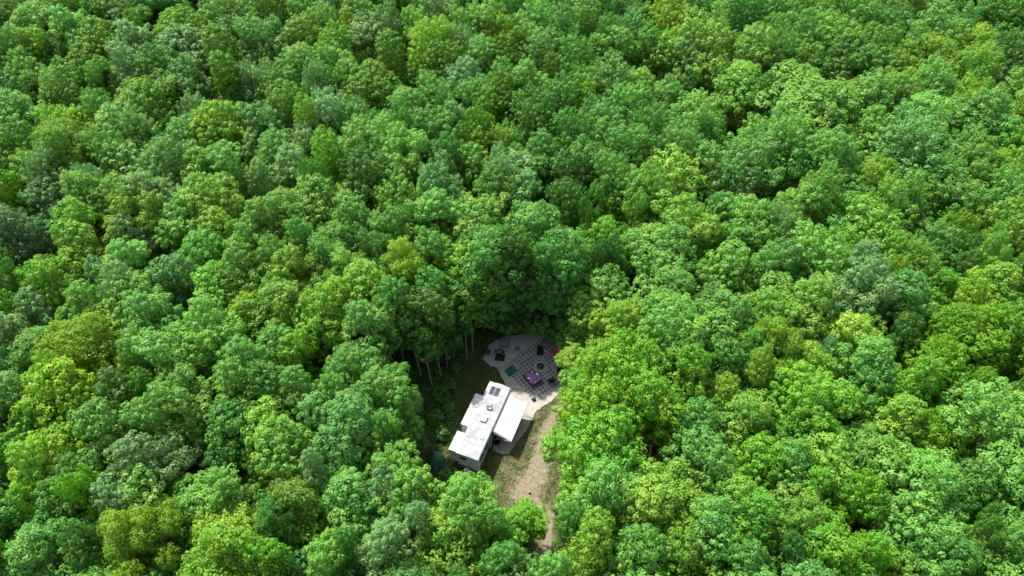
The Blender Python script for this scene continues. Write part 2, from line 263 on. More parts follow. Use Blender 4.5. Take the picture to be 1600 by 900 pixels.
(-2.3, 24.8, 15.2, 1.8, 'P', 'm', 'lumpy mid green tree, forty-eight percent across and ninety-two percent down the photo'),
(41.0, 38.4, 16.9, 2.28, 'GL', 'm', 'lumpy bright grass-green tree, eighty-nine percent across and sixty-nine percent down the photo'),
(25.7, 30.4, 15.9, 2.14, 'P', 'm', 'lumpy mid green tree, seventy-six percent across and eighty-two percent down the photo'),
(31.6, 22.2, 14.8, 2.0, 'GL', 'm', 'lumpy bright grass-green tree, eighty-five percent across and ninety-seven percent down the photo'),
(-39.1, 107.6, 17.6, 3.84, 'D', 'c', 'pointed dark olive tree, twenty-six percent across and three percent down the photo'),
(-52.0, 59.7, 16.8, 2.6, 'GL', 'm', 'lumpy bright grass-green tree, eight percent across and forty-two percent down the photo'),
(-2.3, 55.2, 18, 3.02, 'G', 'e', 'deep-crowned plain green tree, forty-eight percent across and fifty-four percent down the photo'),
(1.3, 28.0, 7.8, 1.87, 'GL', 'm', 'lumpy bright grass-green tree just above and left of the curved dirt track exit'),
(-63.7, 99.2, 17.1, 3.49, 'D', 'd', 'tight domed dark olive tree, ten percent across and nine percent down the photo'),
(-63.3, 113.6, 14.1, 3.82, 'K', 'l', 'loose fine-leaved dark shaded green tree, thirteen percent across and two percent down the photo'),
(-57.3, 111.9, 15.6, 3.76, 'G', 'l', 'loose fine-leaved plain green tree, sixteen percent across and two percent down the photo'),
(-72.4, 93.5, 14.6, 3.41, 'P', 'm', 'lumpy mid green tree, three percent across and fourteen percent down the photo'),
(-43.3, 97.0, 17.5, 3.44, 'D', 'c', 'pointed dark olive tree just above the tall olive cone of leaves'),
(-50.1, 99.1, 16.0, 3.5, 'B', 'f', 'feathery pale blue-green tree, eighteen percent across and ten percent down the photo'),
(-68.4, 81.6, 16.1, 3.07, 'P', 'm', 'lumpy mid green tree, two percent across and twenty-two percent down the photo'),
(-61.2, 81.3, 15.2, 3.07, 'Y', 'f', 'feathery yellow-green tree, seven percent across and twenty-three percent down the photo'),
(-45.1, 79.5, 14.2, 3.03, 'P', 'm', 'lumpy mid green tree, eighteen percent across and twenty-five percent down the photo'),
(-62.9, 71.2, 15.5, 2.79, 'GL', 'f', 'feathery bright grass-green tree, three percent across and thirty-one percent down the photo'),
(-37.4, 73.2, 15.5, 2.84, 'P', 'm', 'lumpy mid green tree, twenty-two percent across and thirty percent down the photo'),
(-37.8, 100.5, 16.4, 3.52, 'GB', 'm', 'lumpy cool bluish green tree, twenty-six percent across and nine percent down the photo'),
(-29.0, 110.8, 17.1, 3.71, 'B', 'f', 'feathery pale blue-green tree, thirty-three percent across and two percent down the photo'),
(-32.4, 101.1, 15.8, 3.55, 'D', 'c', 'pointed dark olive tree, thirty percent across and nine percent down the photo'),
(-22.8, 104.3, 15.1, 3.62, 'B', 'f', 'feathery pale blue-green tree, thirty-six percent across and seven percent down the photo'),
(-4.8, 107.4, 16.1, 3.66, 'P', 'f', 'feathery mid green tree, forty-seven percent across and four percent down the photo'),
(-25.8, 94.8, 15.9, 3.42, 'P', 'm', 'lumpy mid green tree just above and left of the wide dark olive dome'),
(-30.4, 84.2, 16.8, 3.13, 'D', 'c', 'pointed dark olive tree, twenty-nine percent across and twenty percent down the photo'),
(-6.9, 90.5, 15.5, 3.32, 'B', 'm', 'lumpy pale blue-green tree, forty-five percent across and sixteen percent down the photo'),
(-14.6, 84.7, 15.8, 3.16, 'P', 'm', 'lumpy mid green tree just below and right of the wide dark olive dome'),
(-31.0, 76.3, 14.8, 2.94, 'P', 'm', 'lumpy mid green tree, twenty-eight percent across and twenty-seven percent down the photo'),
(-20.6, 75.4, 16.5, 2.89, 'P', 'f', 'feathery mid green tree, thirty-five percent across and twenty-seven percent down the photo'),
(-18.7, 70.6, 17.2, 2.76, 'K', 'f', 'feathery dark shaded green tree, thirty-six percent across and thirty-one percent down the photo'),
(-5.0, 78.9, 17.0, 2.99, 'D', 'd', 'tight domed dark olive tree, forty-six percent across and twenty-four percent down the photo'),
(-28.9, 71.8, 15.2, 2.81, 'B', 'm', 'lumpy pale blue-green tree, twenty-nine percent across and thirty-one percent down the photo'),
(37.1, 99.2, 17.0, 3.49, 'YP', 'f', 'feathery light yellowish green tree, seventy-four percent across and nine percent down the photo'),
(19.4, 91.5, 14.4, 3.35, 'YP', 'm', 'lumpy light yellowish green tree, sixty-three percent across and sixteen percent down the photo'),
(6.7, 85.4, 16.6, 3.17, 'G', 'f', 'feathery plain green tree, fifty-five percent across and nineteen percent down the photo'),
(11.4, 82.6, 15.9, 3.1, 'GB', 'f', 'feathery cool bluish green tree, fifty-eight percent across and twenty-one percent down the photo'),
(26.5, 73.8, 15.2, 2.86, 'P', 'f', 'feathery mid green tree, sixty-nine percent across and twenty-nine percent down the photo'),
(1.1, 72.7, 15.1, 2.83, 'B', 'm', 'lumpy pale blue-green tree, fifty-one percent across and thirty percent down the photo'),
(7.0, 71.4, 15.1, 2.8, 'K', 'f', 'feathery dark shaded green tree, fifty-five percent across and thirty-one percent down the photo'),
(64.9, 111.3, 15.6, 3.75, 'YO', 'l', 'loose fine-leaved olive yellow-green tree, eighty-eight percent across and three percent down the photo'),
(44.9, 101.3, 16.7, 3.53, 'P', 'm', 'lumpy mid green tree, seventy-eight percent across and eight percent down the photo'),
(49.7, 100.9, 17.0, 3.52, 'YP', 'f', 'feathery light yellowish green tree, eighty-one percent across and eight percent down the photo'),
(54.1, 99.7, 16.6, 3.51, 'P', 'm', 'lumpy mid green tree, eighty-four percent across and nine percent down the photo'),
(58.6, 93.8, 14.7, 3.41, 'YP', 'm', 'lumpy light yellowish green tree, eighty-eight percent across and fourteen percent down the photo'),
(50.1, 85.8, 17.2, 3.17, 'P', 'f', 'feathery mid green tree, eighty-four percent across and eighteen percent down the photo'),
(42.4, 72.3, 14.6, 2.83, 'P', 'm', 'lumpy mid green tree, eighty-one percent across and thirty-one percent down the photo'),
(-45.8, 61.0, 14.7, 2.52, 'B', 'm', 'lumpy pale blue-green tree, fourteen percent across and forty-two percent down the photo'),
(-51.7, 49.3, 14.7, 2.27, 'B', 'm', 'lumpy pale blue-green tree, five percent across and fifty-five percent down the photo'),
(-29.9, 60.6, 14.2, 2.51, 'P', 'm', 'lumpy mid green tree, twenty-six percent across and forty-three percent down the photo'),
(-14.0, 66.6, 16.3, 2.66, 'P', 'f', 'feathery mid green tree, thirty-nine percent across and thirty-five percent down the photo'),
(-14.2, 60.5, 16.5, 2.49, 'G', 'm', 'lumpy plain green tree, thirty-nine percent across and forty-one percent down the photo'),
(-8.1, 50.8, 8.2, 2.39, 'K', 'm', 'lumpy dark shaded green tree, forty-three percent across and fifty-seven percent down the photo'),
(1.6, 67.4, 14.6, 2.7, 'GB', 'm', 'lumpy cool bluish green tree, fifty-one percent across and thirty-six percent down the photo'),
(9.4, 51.1, 12.5, 2.34, 'P', 'm', 'lumpy mid green tree, fifty-eight percent across and fifty-four percent down the photo'),
(27.4, 48.2, 15.0, 2.25, 'YP', 'm', 'lumpy light yellowish green tree, seventy-four percent across and fifty-six percent down the photo'),
(25.0, 43.9, 15.2, 2.17, 'P', 'l', 'loose fine-leaved mid green tree, seventy-three percent across and sixty-two percent down the photo'),
(52.2, 66.5, 14.8, 2.67, 'G', 'f', 'feathery plain green tree, ninety percent across and thirty-six percent down the photo'),
(61.7, 66.7, 16.7, 2.66, 'P', 'f', 'feathery mid green tree, ninety-eight percent across and thirty-five percent down the photo'),
(49.7, 53.5, 14.4, 2.35, 'GL', 'l', 'loose fine-leaved bright grass-green tree, ninety-two percent across and fifty percent down the photo'),
(-42.5, 37.6, 15.2, 2.06, 'L2', 'm', 'lumpy bright yellow-lime tree, nine percent across and seventy-one percent down the photo'),
(-48.9, 31.5, 14.5, 1.97, 'G', 'm', 'lumpy plain green tree, one percent across and eighty-one percent down the photo'),
(-41.9, 29.1, 15.2, 1.91, 'G', 'm', 'lumpy plain green tree, seven percent across and eighty-four percent down the photo'),
(-12.5, 32.8, 15.9, 1.97, 'G', 'm', 'lumpy plain green tree, thirty-eight percent across and seventy-eight percent down the photo'),
(-11.5, 27.3, 15.7, 1.88, 'B', 'm', 'lumpy pale blue-green tree, thirty-eight percent across and eighty-seven percent down the photo'),
(-20.2, 22.1, 15.7, 1.79, 'GL', 'm', 'lumpy bright grass-green tree, twenty-eight percent across and ninety-seven percent down the photo'),
(-16.2, 22.4, 16.1, 1.79, 'P', 'm', 'lumpy mid green tree, thirty-two percent across and ninety-six percent down the photo'),
(-8.8, 25.2, 15.9, 1.84, 'B', 'm', 'lumpy pale blue-green tree, forty-one percent across and ninety-one percent down the photo'),
(-4.6, 24.7, 16.2, 1.82, 'P', 'm', 'lumpy mid green tree, forty-five percent across and ninety-two percent down the photo'),
(-1.3, 22.0, 15.7, 1.78, 'G', 'm', 'lumpy plain green tree, forty-nine percent across and ninety-seven percent down the photo'),
(21.2, 38.9, 15.2, 2.09, 'Y', 'd', 'tight domed yellow-green tree, seventy percent across and sixty-nine percent down the photo'),
(27.7, 27.6, 14.7, 1.9, 'GL', 'm', 'lumpy bright grass-green tree, seventy-nine percent across and eighty-seven percent down the photo'),
(5.8, 25.6, 15.1, 1.54, 'P', 'm', 'lumpy mid green tree just above and right of the curved dirt track exit'),
(4.5, 21.1, 15.4, 1.67, 'P', 'm', 'lumpy mid green tree just below and right of the curved dirt track exit'),
(-79.4, 111.8, 16.2, 3.33, 'B', 'f', 'feathery pale blue-green tree, three percent across and two percent down the photo'),
]
FOREST = [
(-68.9,111.3,14.4,3.4,'D','d'),(-75.9,104.8,16.8,3.2,'P','m'),(-69.4,103.4,16.4,3.2,'P','m'),(-77.0,99.2,15.9,3.1,'G','f'),(-74.8,100.4,14.8,3.2,'Y','m'),
(-65.5,91.2,15.3,3.0,'P','f'),(-64.1,96.0,15.3,3.1,'D','d'),(-58.6,100.5,15.8,3.1,'B','m'),(-72.2,88.2,15.2,2.9,'K','f'),(-42.6,103.7,14.5,3.2,'B','m'),
(-40.8,71.9,15.1,2.5,'P','m'),(-26.9,100.0,15.8,3.1,'DY','f'),(-18.0,95.1,17.2,3.0,'D','c'),(-4.2,96.7,15.6,3.1,'P','m'),(-25.5,82.3,17.3,2.7,'B','f'),
(-2.7,84.9,15.5,2.8,'D','d'),(-23.8,72.9,17.5,2.5,'DY','c'),(-3.2,76.7,15.4,2.6,'YO','f'),(-5.4,73.7,14.3,2.5,'P','m'),(-9.4,69.9,15.5,2.4,'B','f'),(-15.2,70.1,15.8,2.5,'P','m'),
(4.1,107.5,16.1,3.3,'P','f'),(10.3,111.8,15.7,3.3,'GB','f'),(11.6,105.7,16.5,3.2,'P','c'),(7.6,101.0,18.0,3.1,'G','c'),(16.0,100.4,14.8,3.2,'P','m'),(14.7,90.1,16.9,2.9,'GB','f'),
(1.9,88.7,16.8,2.9,'P','m'),(16.1,84.7,16.3,2.8,'P','f'),(7.6,78.6,16.4,2.7,'G','f'),(21.9,75.7,17.2,2.6,'P','f'),(10.0,74.3,15.7,2.6,'G','m'),(12.9,69.7,16.9,2.4,'P','f'),
(61.2,106.9,14.9,3.3,'K','f'),(43.8,97.4,14.4,3.1,'YP','m'),(65.3,93.8,15.2,3.0,'YO','l'),(54.9,95.1,15.6,3.1,'P','f'),(68.2,92.4,17.2,3.0,'YP','f'),(60.0,88.8,17.1,2.9,'P','f'),
(67.1,90.3,15.1,2.9,'P','m'),(70.3,81.9,16.2,2.7,'YP','m'),(68.5,76.4,14.7,2.6,'YP','f'),(47.3,71.7,14.7,2.5,'YP','f'),(64.6,72.3,15.1,2.5,'Y','m'),(-59.9,55.5,14.3,2.1,'G','m'),
(-43.1,51.2,16.9,2.0,'B','m'),(-29.9,49.2,14.3,2.0,'Y','m'),(-39.0,42.0,15.7,1.9,'P','m'),(-46.2,40.0,16.8,1.8,'Y','m'),(-53.7,42.4,14.3,1.9,'B','m'),(-2.2,67.4,15.8,2.4,'G','m'),
(-9.3,57.5,16.5,2.1,'P','m'),(-24.6,58.0,16.7,2.2,'G','m'),(-27.6,56.1,16.0,2.1,'P','m'),(-15.8,57.2,15.3,2.1,'GB','m'),(-22.4,43.4,15.1,1.9,'GL','m'),
(-0.8,55.2,18.0,2.5,'K','e'),(17.2,66.6,16.9,2.4,'P','f'),(0.8,55.3,18.0,2.5,'K','e'),(11.0,55.8,15.9,2.1,'K','m'),(29.1,54.6,15.8,2.1,'P','m'),(8.1,50.6,7.9,2.1,'P','m'),
(7.7,44.0,7.7,2.0,'GL','m'),(22.3,42.4,15.0,1.9,'P','m'),(32.3,61.1,15.6,2.2,'B','m'),(38.6,66.4,17.1,2.4,'P','f'),(31.0,55.7,16.1,2.1,'GB','m'),(45.5,57.2,15.4,2.1,'YP','f'),
(47.2,55.1,15.6,2.1,'YP','f'),(55.3,56.6,16.4,2.1,'P','m'),(50.2,50.1,16.6,2.0,'Y','m'),(28.8,47.9,15.7,2.0,'P','m'),(55.5,47.3,15.8,2.0,'P','m'),(41.5,44.9,16.0,1.9,'K','m'),
(-38.6,27.5,16.4,1.7,'GL','m'),(-36.2,26.7,15.5,1.7,'B','m'),(-36.8,22.7,16.7,1.6,'K','m'),(-14.2,22.4,16.1,1.6,'G','m'),(23.8,22.3,15.8,1.6,'K','m'),(40.8,23.7,16.5,1.6,'G','m'),
(46.9,38.4,16.3,1.8,'DY','d'),(7.8,46.7,7.9,2.0,'Y','m'),(-41.6,91.0,16.5,2.8,'D','c'),(-81.7,108.8,14.9,2.9,'D','f'),(-60.7,93.0,14.5,2.6,'P','m'),(-56.8,92.9,16.8,2.6,'B','m'),
(-59.6,70.3,16.6,2.1,'B','f'),(-22.7,112.9,15.9,2.9,'G','m'),(-17.4,115.3,14.4,3.0,'DY','d'),(-30.5,105.5,15.6,2.8,'P','f'),(-12.1,108.1,16.6,2.9,'B','m'),
(-1.3,96.8,16.1,2.7,'D','d'),(-11.0,86.7,16.2,2.5,'P','f'),(-21.7,82.7,14.8,2.4,'GB','f'),(-5.0,87.8,15.0,2.5,'P','f'),(-1.5,86.6,16.9,2.5,'D','d'),(-27.7,77.6,15.4,2.3,'B','f'),
(-1.6,69.4,17.3,2.1,'B','f'),(-8.5,73.5,16.2,2.2,'G','m'),(23.8,98.6,14.9,2.7,'Y','f'),(10.3,89.7,15.8,2.6,'G','f'),(22.8,87.1,15.8,2.5,'P','m'),(18.6,74.5,14.9,2.2,'G','m'),
(40.2,96.4,16.5,2.7,'G','f'),(62.2,87.9,14.9,2.5,'P','m'),(65.9,77.7,15.3,2.3,'GL','m'),(60.1,75.4,16.0,2.3,'P','f'),(-31.4,58.7,15.1,1.9,'P','m'),(-55.3,49.0,15.2,1.8,'GL','m'),
(-11.6,62.1,15.3,2.0,'P','m'),(6.8,66.3,15.6,2.1,'K','f'),(14.6,67.0,15.8,2.1,'P','m'),(25.7,65.0,14.2,2.0,'P','m'),(42.2,65.1,14.0,2.1,'P','m'),(54.6,62.2,14.0,2.0,'Y','m'),
(-43.8,26.7,14.7,1.5,'GL','m'),(-17.8,38.3,16.5,1.6,'P','m'),(-18.3,29.9,15.9,1.5,'B','m'),(45.0,22.6,15.4,1.4,'GL','m'),(-39.3,92.4,14.5,2.3,'B','m'),
(-59.1,85.4,15.0,2.1,'P','f'),(-35.5,70.7,15.1,1.9,'G','f'),(-68.7,76.9,16.2,2.0,'K','m'),(-36.6,81.8,14.7,2.1,'P','m'),(-54.0,68.8,15.9,1.8,'B','f'),(-34.6,113.3,15.5,2.5,'K','f'),
(-25.1,109.2,16.2,2.5,'P','m'),(-19.7,112.1,17.0,2.5,'G','f'),(-34.3,109.6,15.3,2.5,'P','m'),(-19.8,105.7,16.0,2.4,'B','m'),(-15.8,106.5,15.3,2.4,'P','f'),
(-8.8,111.2,16.1,2.5,'P','m'),(-9.2,105.9,15.8,2.4,'P','f'),(-1.8,111.5,14.8,2.5,'G','f'),(-1.7,105.0,14.5,2.4,'Y','m'),(-36.9,91.6,14.8,2.2,'B','f'),(-34.4,89.3,15.6,2.2,'G','m'),
(-26.1,91.3,14.6,2.2,'P','f'),(-1.3,90.9,16.1,2.2,'P','m'),(-27.8,80.1,17.3,2.0,'Y','c'),(-19.1,81.0,14.6,2.0,'P','f'),(-14.8,78.7,17.2,2.0,'G','f'),(-8.2,83.4,13.9,2.1,'B','m'),
(-24.5,68.7,17.1,1.8,'G','f'),(1.4,113.5,14.8,2.5,'G','f'),(6.8,112.8,14.8,2.5,'G','f'),(15.0,110.5,16.7,2.5,'G','f'),(1.3,99.8,16.0,2.3,'D','d'),(19.9,112.7,16.0,2.5,'P','f'),
(17.2,109.9,15.1,2.5,'GB','f'),(19.1,105.1,15.4,2.4,'GB','f'),(21.5,100.0,16.3,2.3,'G','m'),(36.4,88.1,15.3,2.2,'G','m'),(27.1,79.4,15.4,2.0,'P','f'),(48.4,100.8,13.9,2.4,'Y','m'),
(61.0,99.1,16.1,2.3,'P','m'),(63.8,84.7,16.8,2.1,'Y','f'),(60.3,81.4,15.2,2.0,'Y','f'),(-64.0,67.6,16.5,1.8,'DY','m'),(-33.6,60.7,14.1,1.7,'YP','l'),(-47.2,54.0,14.5,1.6,'B','m'),
(-56.3,50.4,16.6,1.5,'K','m'),(-24.8,47.7,14.4,1.5,'Y','m'),(10.9,67.1,14.5,1.8,'G','f'),(15.5,64.7,15.2,1.7,'YP','m'),(22.6,50.5,14.2,1.5,'B','m'),(25.6,40.9,16.4,1.4,'YP','m'),
(48.8,64.5,15.0,1.7,'G','m'),(53.8,57.6,14.6,1.6,'K','m'),(33.5,43.7,14.4,1.5,'B','l'),(52.5,55.2,14.2,1.6,'K','m'),(-37.5,38.9,15.2,1.4,'G','m'),(-44.3,21.7,16.1,1.2,'G','m'),
(21.0,21.5,15.1,1.2,'YP','m'),(52.2,39.0,14.9,1.4,'YP','m'),(-58.9,103.5,15.8,2.0,'D','c'),(-44.9,84.6,14.8,1.8,'B','f'),(-26.2,106.2,14.5,2.0,'Y','m'),
(-7.6,100.4,15.9,2.0,'B','f'),(-28.0,89.3,16.7,1.8,'B','f'),(-0.9,77.4,14.5,1.6,'P','f'),(-32.5,70.0,15.4,1.5,'B','m'),(14.8,102.9,16.3,2.0,'G','f'),(5.8,92.8,15.2,1.9,'D','c'),
(49.8,111.6,14.2,2.1,'Y','m'),(81.7,107.1,16.9,2.0,'G','f'),(41.5,103.1,16.1,2.0,'P','f'),(55.0,69.6,16.5,1.5,'P','f'),(-57.1,53.8,15.0,1.3,'G','m'),(9.1,61.7,15.9,1.4,'K','m'),
(58.8,55.0,15.7,1.3,'P','m'),(43.1,53.5,16.0,1.3,'Y','m'),(16.0,35.7,15.1,1.1,'P','m'),(10.8,86.3,15.5,1.6,'Y','m'),(-18.0,110.8,14.8,1.7,'G','m'),(1.5,57.4,13.9,1.1,'Y','m'),
(-96.4,126.0,10.7,3.3,'P','m'),(-90.4,123.8,12.4,2.8,'P','m'),(-86.9,125.1,12.1,3.0,'G','m'),(-84.4,126.8,10.8,2.8,'G','m'),(-78.0,126.7,10.7,3.4,'GB','m'),
(-72.4,123.6,12.5,2.7,'GB','m'),(-70.7,126.4,11.2,3.4,'G','m'),(-64.8,123.7,12.2,2.7,'G','m'),(-62.0,125.4,10.9,3.1,'G','m'),(-57.1,123.7,12.3,2.7,'GB','m'),
(-54.4,125.2,11.7,2.7,'G','m'),(-50.7,126.3,10.9,3.4,'P','m'),(-45.9,125.3,11.3,2.6,'K','m'),(-41.2,124.3,12.3,2.8,'GB','m'),(-38.1,126.7,10.7,2.8,'P','m'),
(-32.8,124.2,12.5,2.9,'GB','m'),(-29.1,123.9,12.5,2.5,'P','m'),(-26.1,125.5,11.2,3.5,'P','m'),(-20.8,125.1,11.2,3.4,'K','m'),(-15.8,125.1,11.3,2.8,'GB','m'),
(-11.9,123.3,12.8,3.3,'K','m'),(-7.9,124.8,11.4,2.6,'K','m'),(-4.4,126.6,10.7,2.7,'K','m'),(0.2,126.3,10.7,2.9,'K','m'),(3.8,126.1,10.6,3.2,'K','m'),(8.6,126.8,10.7,2.6,'GB','m'),
(11.7,124.1,12.2,2.9,'G','m'),(15.1,123.9,12.7,2.6,'P','m'),(18.8,125.6,11.4,2.8,'YP','m'),(22.7,124.8,11.6,2.7,'Y','m'),(27.0,127.0,10.7,3.0,'YP','m'),
(35.0,124.7,11.5,3.4,'Y','m'),(39.2,123.6,12.7,2.8,'G','m'),(43.2,125.1,11.7,2.7,'Y','m'),(46.6,124.6,12.0,2.7,'Y','m'),(50.9,125.0,12.1,3.0,'G','m'),(54.5,125.2,11.2,2.9,'P','m'),
(64.6,125.7,11.3,3.2,'G','m'),(69.4,126.7,10.7,3.5,'G','m'),(74.2,125.7,11.4,2.7,'P','m'),(82.3,125.7,10.9,2.9,'G','m'),(86.2,125.4,11.1,3.2,'G','m'),(89.6,124.6,11.9,3.2,'Y','m'),
(94.8,125.8,10.7,3.4,'Y','m'),(-1.8,120.2,12.0,3.0,'G','m'),(-90.0,119.0,12.0,3.3,'K','m'),(90.1,117.4,11.4,3.2,'YP','m'),(-91.0,114.2,10.8,3.0,'GB','m'),
(90.5,112.4,11.2,3.3,'G','m'),(-65.9,110.9,11.5,2.6,'GB','m'),(-84.7,108.0,12.4,3.1,'G','m'),(-87.7,106.8,10.6,2.9,'G','m'),(85.0,103.8,12.5,2.5,'YP','m'),
(-71.4,100.7,12.8,2.8,'K','m'),(20.2,102.7,10.8,3.0,'YP','m'),(-84.0,100.1,12.0,2.7,'K','m'),(-41.3,100.7,10.9,3.1,'K','m'),(85.9,101.1,10.9,2.7,'G','m'),
(-79.7,96.6,12.5,2.9,'K','m'),(81.0,95.4,12.1,3.1,'G','m'),(-82.7,95.6,10.7,2.8,'GB','m'),(-69.7,91.5,11.2,2.9,'K','m'),(-77.9,89.2,12.5,2.6,'K','m'),(-38.9,89.7,12.0,2.4,'GB','m'),
(79.5,90.0,11.2,2.8,'Y','m'),(-76.9,84.7,11.8,3.1,'G','m'),(76.5,84.3,12.3,3.1,'Y','m'),(-25.9,82.3,12.0,3.0,'K','m'),(-75.5,80.3,11.1,2.6,'P','m'),(75.1,79.9,10.9,2.4,'P','m'),
(-35.3,77.9,11.9,2.2,'K','m'),(-72.0,76.1,11.6,2.2,'GB','m'),(71.0,75.3,11.4,3.0,'G','m'),(36.4,73.0,12.1,2.6,'P','m'),(-72.9,73.6,10.7,2.4,'K','m'),(25.3,71.1,11.9,2.1,'G','m'),
(71.6,71.4,11.6,2.6,'P','m'),(43.5,69.6,12.7,2.6,'P','m'),(-68.8,68.8,12.3,2.1,'GB','m'),(68.0,68.2,11.5,2.8,'Y','m'),(13.7,67.3,11.0,2.5,'YP','m'),(-68.9,66.5,11.1,2.7,'K','m'),
(68.2,63.7,12.0,2.4,'G','m'),(-66.1,60.8,12.2,2.2,'G','m'),(64.7,60.5,11.1,2.4,'G','m'),(-64.8,57.4,11.6,2.4,'P','m'),(64.7,57.3,12.1,2.6,'P','m'),(22.7,55.4,12.3,2.5,'P','m'),
(-62.8,53.7,11.6,2.0,'P','m'),(27.2,53.9,11.2,2.7,'YP','m'),(61.2,53.2,12.5,2.3,'YP','m'),(-60.0,51.2,12.1,2.2,'P','m'),(61.5,50.5,11.8,2.3,'G','m'),(-61.2,49.1,11.0,2.2,'K','m'),
(61.5,47.9,10.6,2.2,'G','m'),(-59.0,45.5,11.8,2.4,'K','m'),(-21.0,45.7,11.6,2.5,'K','m'),(58.7,43.9,12.4,2.1,'G','m'),(-57.2,41.5,12.5,2.0,'P','m'),(25.0,42.0,11.7,2.4,'P','m'),
(56.2,41.7,11.9,2.2,'Y','m'),(56.2,38.9,11.9,2.1,'P','m'),(-56.3,38.1,10.6,2.5,'GB','m'),(55.0,35.9,11.2,2.0,'Y','m'),(-54.1,34.5,11.7,2.3,'K','m'),(-32.3,33.9,11.2,2.5,'K','m'),
(52.6,33.2,11.4,2.4,'G','m'),(-28.2,32.1,12.3,2.1,'K','m'),(-25.6,31.9,11.2,2.3,'G','m'),(-53.3,31.6,10.9,1.9,'G','m'),(-41.1,30.9,12.7,2.5,'K','m'),(52.9,30.3,10.6,2.5,'Y','m'),
(-51.8,28.8,11.6,2.0,'G','m'),(-18.0,26.6,10.9,2.4,'GB','m'),(50.3,26.3,12.7,2.0,'YP','m'),(-50.4,25.9,11.5,1.9,'P','m'),(-38.6,26.0,11.1,2.1,'P','m'),
(-47.0,24.1,12.4,2.1,'G','m'),(48.6,24.2,11.9,2.0,'YP','m'),(-48.2,21.9,12.6,2.2,'K','m'),(-30.7,22.3,11.7,2.1,'P','m'),(-38.0,21.7,11.3,1.9,'G','m'),(-18.6,21.7,12.1,1.8,'GB','m'),
(-15.2,21.6,12.3,2.1,'GB','m'),(16.5,22.0,10.5,1.9,'G','m'),(45.7,21.6,11.8,2.0,'Y','m'),(48.4,21.6,12.0,2.3,'P','m'),(0.4,21.1,11.7,1.8,'GB','m'),(22.9,21.1,11.6,2.4,'YP','m'),
(34.3,21.2,11.6,2.1,'YP','m'),(42.7,21.3,11.4,1.9,'YP','m'),(-45.6,20.7,11.0,2.0,'P','m'),(-22.3,21.0,10.5,2.1,'GB','m'),(-12.5,20.6,12.7,1.8,'K','m'),
(-8.8,20.4,12.2,2.5,'P','m'),(-4.0,20.8,10.9,2.4,'K','m'),(7.9,20.9,10.9,1.9,'P','m'),(12.4,20.6,11.7,2.3,'YP','m'),(25.7,20.6,12.0,2.0,'YP','m'),(30.8,20.6,11.4,2.4,'P','m'),
(37.2,20.9,10.7,2.3,'P','m'),(-35.2,20.1,11.5,2.3,'P','m'),(-31.4,19.9,12.5,2.2,'P','m'),(-28.4,20.0,12.0,2.0,'GB','m'),(18.0,20.2,11.0,2.0,'P','m'),(-50.7,13.1,16.0,2.9,'G','m'),
(-45.1,14.6,14.6,3.0,'P','m'),(-42.4,13.7,14.1,2.4,'G','m'),(-35.5,13.6,14.5,3.5,'K','m'),(-30.4,13.1,15.2,2.9,'K','m'),(-24.3,13.3,15.6,2.6,'YP','m'),
(-19.8,15.2,16.8,3.3,'K','m'),(-14.4,15.3,15.7,3.4,'K','m'),(-9.5,13.0,15.7,3.2,'P','m'),(-6.0,14.1,16.5,2.8,'P','m'),(0.9,13.8,16.4,3.1,'G','m'),(10.4,12.7,14.0,3.0,'YP','m'),
(16.5,15.2,15.5,2.8,'P','m'),(21.7,13.6,16.7,2.6,'K','m'),(27.4,13.5,16.9,2.8,'K','m'),(31.2,13.8,16.5,2.6,'YP','m'),(35.3,14.0,16.3,2.9,'P','m'),(42.3,14.3,14.3,3.2,'K','m'),
(46.0,13.5,16.3,2.4,'P','m'),(-50.4,18.5,14.9,2.9,'G','m'),(-48.1,19.1,14.5,2.7,'K','m'),(-35.1,18.2,15.4,2.7,'P','m'),(-8.6,18.0,16.2,3.2,'K','m'),(-5.5,18.2,17.0,2.3,'K','m'),
(-0.4,18.2,14.5,3.5,'K','m'),(9.6,18.2,15.2,3.2,'P','m'),(20.4,18.7,15.8,2.5,'P','m'),(24.7,19.2,14.8,3.0,'P','m'),(36.1,18.6,15.1,2.3,'P','m'),(42.6,17.9,16.1,2.5,'P','m'),
(47.4,20.1,16.7,3.1,'YP','m'),(53.1,18.4,14.5,2.7,'P','m'),(-51.6,25.8,17.0,2.3,'P','m'),(52.3,25.3,16.9,3.1,'P','m'),(56.4,25.3,14.8,3.0,'G','m'),(-57.6,29.6,14.1,2.5,'YP','m'),
(-52.5,29.0,16.4,2.6,'P','m'),(50.6,29.0,15.4,3.5,'G','m'),(57.0,31.1,16.6,2.7,'K','m'),(-55.8,34.7,16.7,2.7,'K','m'),(58.3,34.8,14.5,3.4,'P','m'),(-63.0,40.9,16.4,2.4,'P','m'),
(-56.7,41.5,15.9,3.4,'G','m'),(57.7,40.0,16.0,3.1,'K','m'),(-63.8,45.0,14.6,3.4,'YP','m'),(64.0,44.1,15.2,3.4,'G','m'),(-67.1,52.0,16.4,2.9,'K','m'),(-62.6,51.3,14.2,3.2,'K','m'),
(62.1,50.9,16.5,3.2,'K','m'),(66.6,51.6,14.9,2.3,'K','m'),(-68.5,55.7,16.4,2.6,'K','m'),(-63.2,56.2,15.1,2.9,'G','m'),(63.0,55.4,16.5,2.5,'YP','m'),(69.3,56.2,14.8,3.2,'YP','m'),
(-67.1,60.6,15.6,2.7,'YP','m'),(66.8,62.0,14.5,3.1,'YP','m'),(-72.1,65.5,16.1,2.7,'YP','m'),(-67.2,66.3,14.2,3.5,'YP','m'),(67.1,65.1,15.2,2.9,'P','m'),
